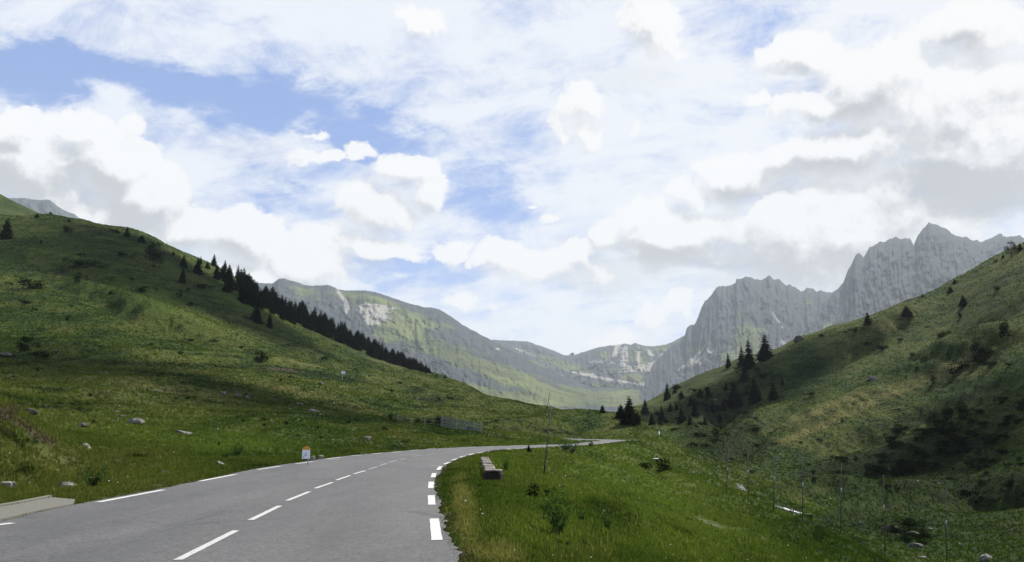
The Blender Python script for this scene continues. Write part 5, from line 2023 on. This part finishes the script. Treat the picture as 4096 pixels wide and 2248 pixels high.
cz_ = zM
X0 = -wM / 2
stroke(b, [(X0 + 2.5 * s, cz_ + 4 * s), (X0 + 6 * s, cz_ + 9 * s), (X0 + 10 * s, cz_ + 12 * s), (X0 + 13 * s, cz_ + 14 * s)], 1.6 * s)
stroke(b, [(X0 + 11 * s, cz_ + 20 * s), (X0 + 15.5 * s, cz_ + 20 * s), (X0 + 15.5 * s, cz_ + 17 * s), (X0 + 12.5 * s, cz_ + 14.2 * s), (X0 + 16 * s, cz_ + 14.2 * s)], 1.7 * s)
b.build('marking', m_blue, ms)
tag(ms, 'white milestone panel with a rounded yellow top on a short post', 'milestone')
for px, py, w, h_, lb in ((1250, 1845, 18, 19, 'small tan stone block immediately right of the milestone'), (1283, 1838, 20, 17, 'small pale stone block second to the right of the milestone'),
                          (1248, 1844, 1, 1, None)):
    if w < 2:
        continue
    p = hit(px, py)
    q = 1 / ppm(p.y)
    b = MB()
    b.box((0, 0, h_ * q / 2 - .05), (w * q * 1.0, w * q * .8, h_ * q + .1), .3, .05, .02)
    tag(b.build('stone_block', m_wallstone, None, p), lb, 'stone')

# ------------------------------------------------------------------ white sign on the slope
p = hit(1368, 1521)
s = p.y / FPX / math.cos(PITCH)
sg = empty('sign', p)
sg.rotation_euler = (0, R(4), 0)
b = MB()
b.box((0, 0, 24.5 * s / 2), (3 * s, 0.12, 24.5 * s), 0, .01)
b.build('post', m_polelight, sg)
b = MB()
b.box((1.5 * s, -0.10, 30 * s), (16 * s, 0.05, 11 * s), 0, .01)
b.build('panel', m_white, sg)
tag(sg, 'small white rectangular sign on a pale post halfway up the left slope', 'sign')

# ------------------------------------------------------------------ poles
def pole(pb, pt, label, group, r=None, band=0.5, cap=False, sleeve=False, light=False):
    p = hit(*pb)
    Y = p.y
    u, e = pix(*pt)
    top = Vector((float(u) * Y, Y, float(e) * Y + CH))
    root = empty('pole', p)
    d = top - p
    L = d.length
    root.rotation_mode = 'QUATERNION'
    root.rotation_quaternion = d.to_track_quat('Z', 'Y')
    r = r or 1.9 / ppm(Y)
    b = MB()
    b.tube((0, 0, -.3), (0, 0, L), r, r * .7, 10)
    b.build('shaft', m_metalpole, root, smooth=True)
    b = MB()
    b.tube((0, 0, L * band), (0, 0, L * (band + .07)), r * 1.25, r * 1.25, 10)
    b.build('band', m_polelight if not sleeve else m_poledark, root, smooth=True)
    if cap:
        b = MB()
        b.tube((0, 0, L - .02), (0, 0, L + .12), r * 1.4, r * 1.2, 10)
        b.build('cap', m_white, root, smooth=True)
    tag(root, label, 'pole', group)
    return root


pole((2175, 1905), (2205, 1622), 'tall leaning pole with a pale tip standing in the bowl below the road bend', None, 2.6 / ppm(56), .11, True, True)
pole((2188, 1634), (2201, 1562), 'thin distant pole on the grassy hump behind the leaning pole', None, 1.3 / ppm(225), .3)
for i, (pb, pt, lb) in enumerate((((3786, 2285), (3785, 1942), 'nearest and tallest thin pole, rightmost in the row by the valley'),
                                  ((3540, 2222), (3534, 1897), 'second thin pole from the right in the row by the valley'),
                                  ((3363, 2134), (3366, 1855), 'third thin pole from the right in the row by the valley'),
                                  ((3210, 2086), (3211, 1824), 'fourth thin pole from the right in the row, above the stream'),
                                  ((3094, 2048), (3098, 1820), 'fifth thin pole from the right in the row, between the two bits of stream'),
                                  ((2993, 2008), (2992, 1812), 'sixth thin pole from the right in the row, beside the upper stream'),
                                  ((2905, 1975), (2915, 1800), 'leftmost faint pole of the row by the valley'))):
    pole(pb, pt, lb, 'row of thin poles along the valley edge', None, .52 + .03 * (i % 3))
for px, pb, pt in ((2690, 1775, 1718), (2714, 1788, 1715), (2728, 1792, 1708)):
    pole((px, pb), (px + 2, pt), 'very thin grey pole behind the edge of the hump by the valley head', 'thin poles behind the hump', 1.1 / ppm(130), .6)

# round marker disc and its post beyond the hump edge
p = hit(2637, 1757)
s = p.y / FPX / math.cos(PITCH)
rd = empty('round_sign', p)
b = MB()
b.tube((0, 0, -.2), (0, 0, 24 * s), 1.0 * s, 1.0 * s, 8)
b.build('post', m_galv, rd)
b = MB()
b.tube((0, -.04, 24 * s), (0, .0, 24 * s), 6.3 * s, 6.3 * s, 24)
q = b.build('panel', m_white, rd)
rd.rotation_euler = (0, 0, R(62))
tag(rd, 'round white sign seen nearly edge-on at the right end of the hump', 'sign')
# flat white slab with dark underside on the scarp
p = hit(2626, 1846)
s = p.y / FPX
sb = empty('inspection_chamber', p)
b = MB()
b.box((0, 0, 5 * s), (12 * s, 12 * s, 10 * s), .2, .02)
b.build('body', m_rockdark, sb)
b = MB()
b.box((-2 * s, -2 * s, 11 * s), (19 * s, 16 * s, 2.2 * s), .2, .02)
b.build('lid', m_white, sb)
tag(sb, 'small white slab on a dark block above the scarp in the right meadow', 'slab')

# ------------------------------------------------------------------ fences
def fence(x0, y0, x1, y1, h0, h1, posts, rails, label, thick=1.5, dark=()):
    P0, P1 = hit(x0, y0), hit(x1, y1)
    Ym = (P0.y + P1.y) / 2
    root = empty('fence', P0)
    H0, H1 = h0 / ppm(P0.y), h1 / ppm(P1.y)
    d = P1 - P0
    for i, f in enumerate(posts):
        c_ = d * f
        H = H0 + (H1 - H0) * f
        w = (5.5 if i in dark else 3.0) / ppm(Ym)
        b = MB()
        b.box((0, 0, H / 2 - .1), (w, w, H + .35), math.atan2(d.y, d.x), .01)
        b.build('post', m_wooddark if i in dark else m_wood, root, (c_.x, c_.y, c_.z))
    off = Vector((d.y, -d.x, 0)).normalized() * (3.2 / ppm(Ym))
    if off.y > 0:
        off = -off
    for k_ in range(rails):
        b = MB()
        f = (k_ + .6) / rails
        a_ = Vector((0, 0, H0 * f)) + off
        c_ = d + Vector((0, 0, H1 * f)) + off
        L = (c_ - a_).length
        nseg = max(1, len(posts) - 1)
        for s_ in range(nseg):
            q0 = a_.lerp(c_, s_ / nseg) + Vector((0, 0, random.uniform(-.03, .03)))
            q1 = a_.lerp(c_, (s_ + 1) / nseg) + Vector((0, 0, random.uniform(-.03, .03)))
            hh = Vector((0, 0, thick / ppm(Ym) / 2))
            th = off.normalized() * .03
            n0 = len(b.v)
            b.v += [tuple(v_) for v_ in (q0 - hh, q1 - hh, q1 + hh, q0 + hh, q0 - hh + th, q1 - hh + th, q1 + hh + th, q0 + hh + th)]
            b.f += [tuple(n0 + j for j in f_) for f_ in ((0, 3, 2, 1), (4, 5, 6, 7), (0, 1, 5, 4), (2, 3, 7, 6), (1, 2, 6, 5), (0, 4, 7, 3))]
        b.build('rail', m_wood, root)
    tag(root, label, 'fence')


fence(1768, 1708, 1924, 1727, 44, 32, (0, .22, .38, .6, .82, 1), 6, 'grey slatted timber snow fence sloping down to the right on the bank', 2.6, (1,))
fence(1590, 1686, 1762, 1706, 24, 38, (0, .2, .62, 1), 3, 'sparse three-rail grey fence left of the slatted one', 0.9, ())

# little hut in the col
hx, he = pix(2290, 1418)
Yh = 3090.0 * MS * .985
ht = empty('hut', (float(hx) * Yh, Yh, float(he) * Yh + CH - 6))
ht.scale = (MS * .6, MS * .6, MS * .55)
b = MB()
b.box((0, 0, 7), (18, 14, 14), .1, .3)
b.build('wall', m_rockdark, ht)
b = MB()
b.box((-15, 2, 4), (9, 9, 8), .1, .3)
b.build('annex', m_rockdark, ht)
b = MB()
b.v = [(-10, -8, 14.05), (10, -8, 14.05), (10, 8, 14.05), (-10, 8, 14.05), (-10, 0, 17), (10, 0, 17)]
b.f = [(0, 1, 5, 4), (2, 3, 4, 5), (1, 2, 5), (3, 0, 4), (3, 2, 1, 0)]
b.build('roof', m_rockdark, ht)
tag(ht, 'tiny dark hut on the skyline at the lowest point of the pass', 'hut')

# ------------------------------------------------------------------ haze
m_haze, T = mat_new('air_haze')
pv = T.new('ShaderNodeVolumePrincipled')
pv.inputs['Color'].default_value = (0.88, 0.96, 1.0, 1)
pv.inputs['Density'].default_value = 0.000048
pv.inputs['Anisotropy'].default_value = 0.0
o_ = T.new('ShaderNodeOutputMaterial')
T.put(o_.inputs['Volume'], pv.outputs[0])
b = MB()
allz = [-160, 1760]
b.box((0, 5800, (allz[0] + allz[1]) / 2), (17000, 12200, allz[1] - allz[0]))
hz = b.build('haze', m_haze)
tag(hz, 'thin pale haze filling the valley air', 'haze', kind='stuff')
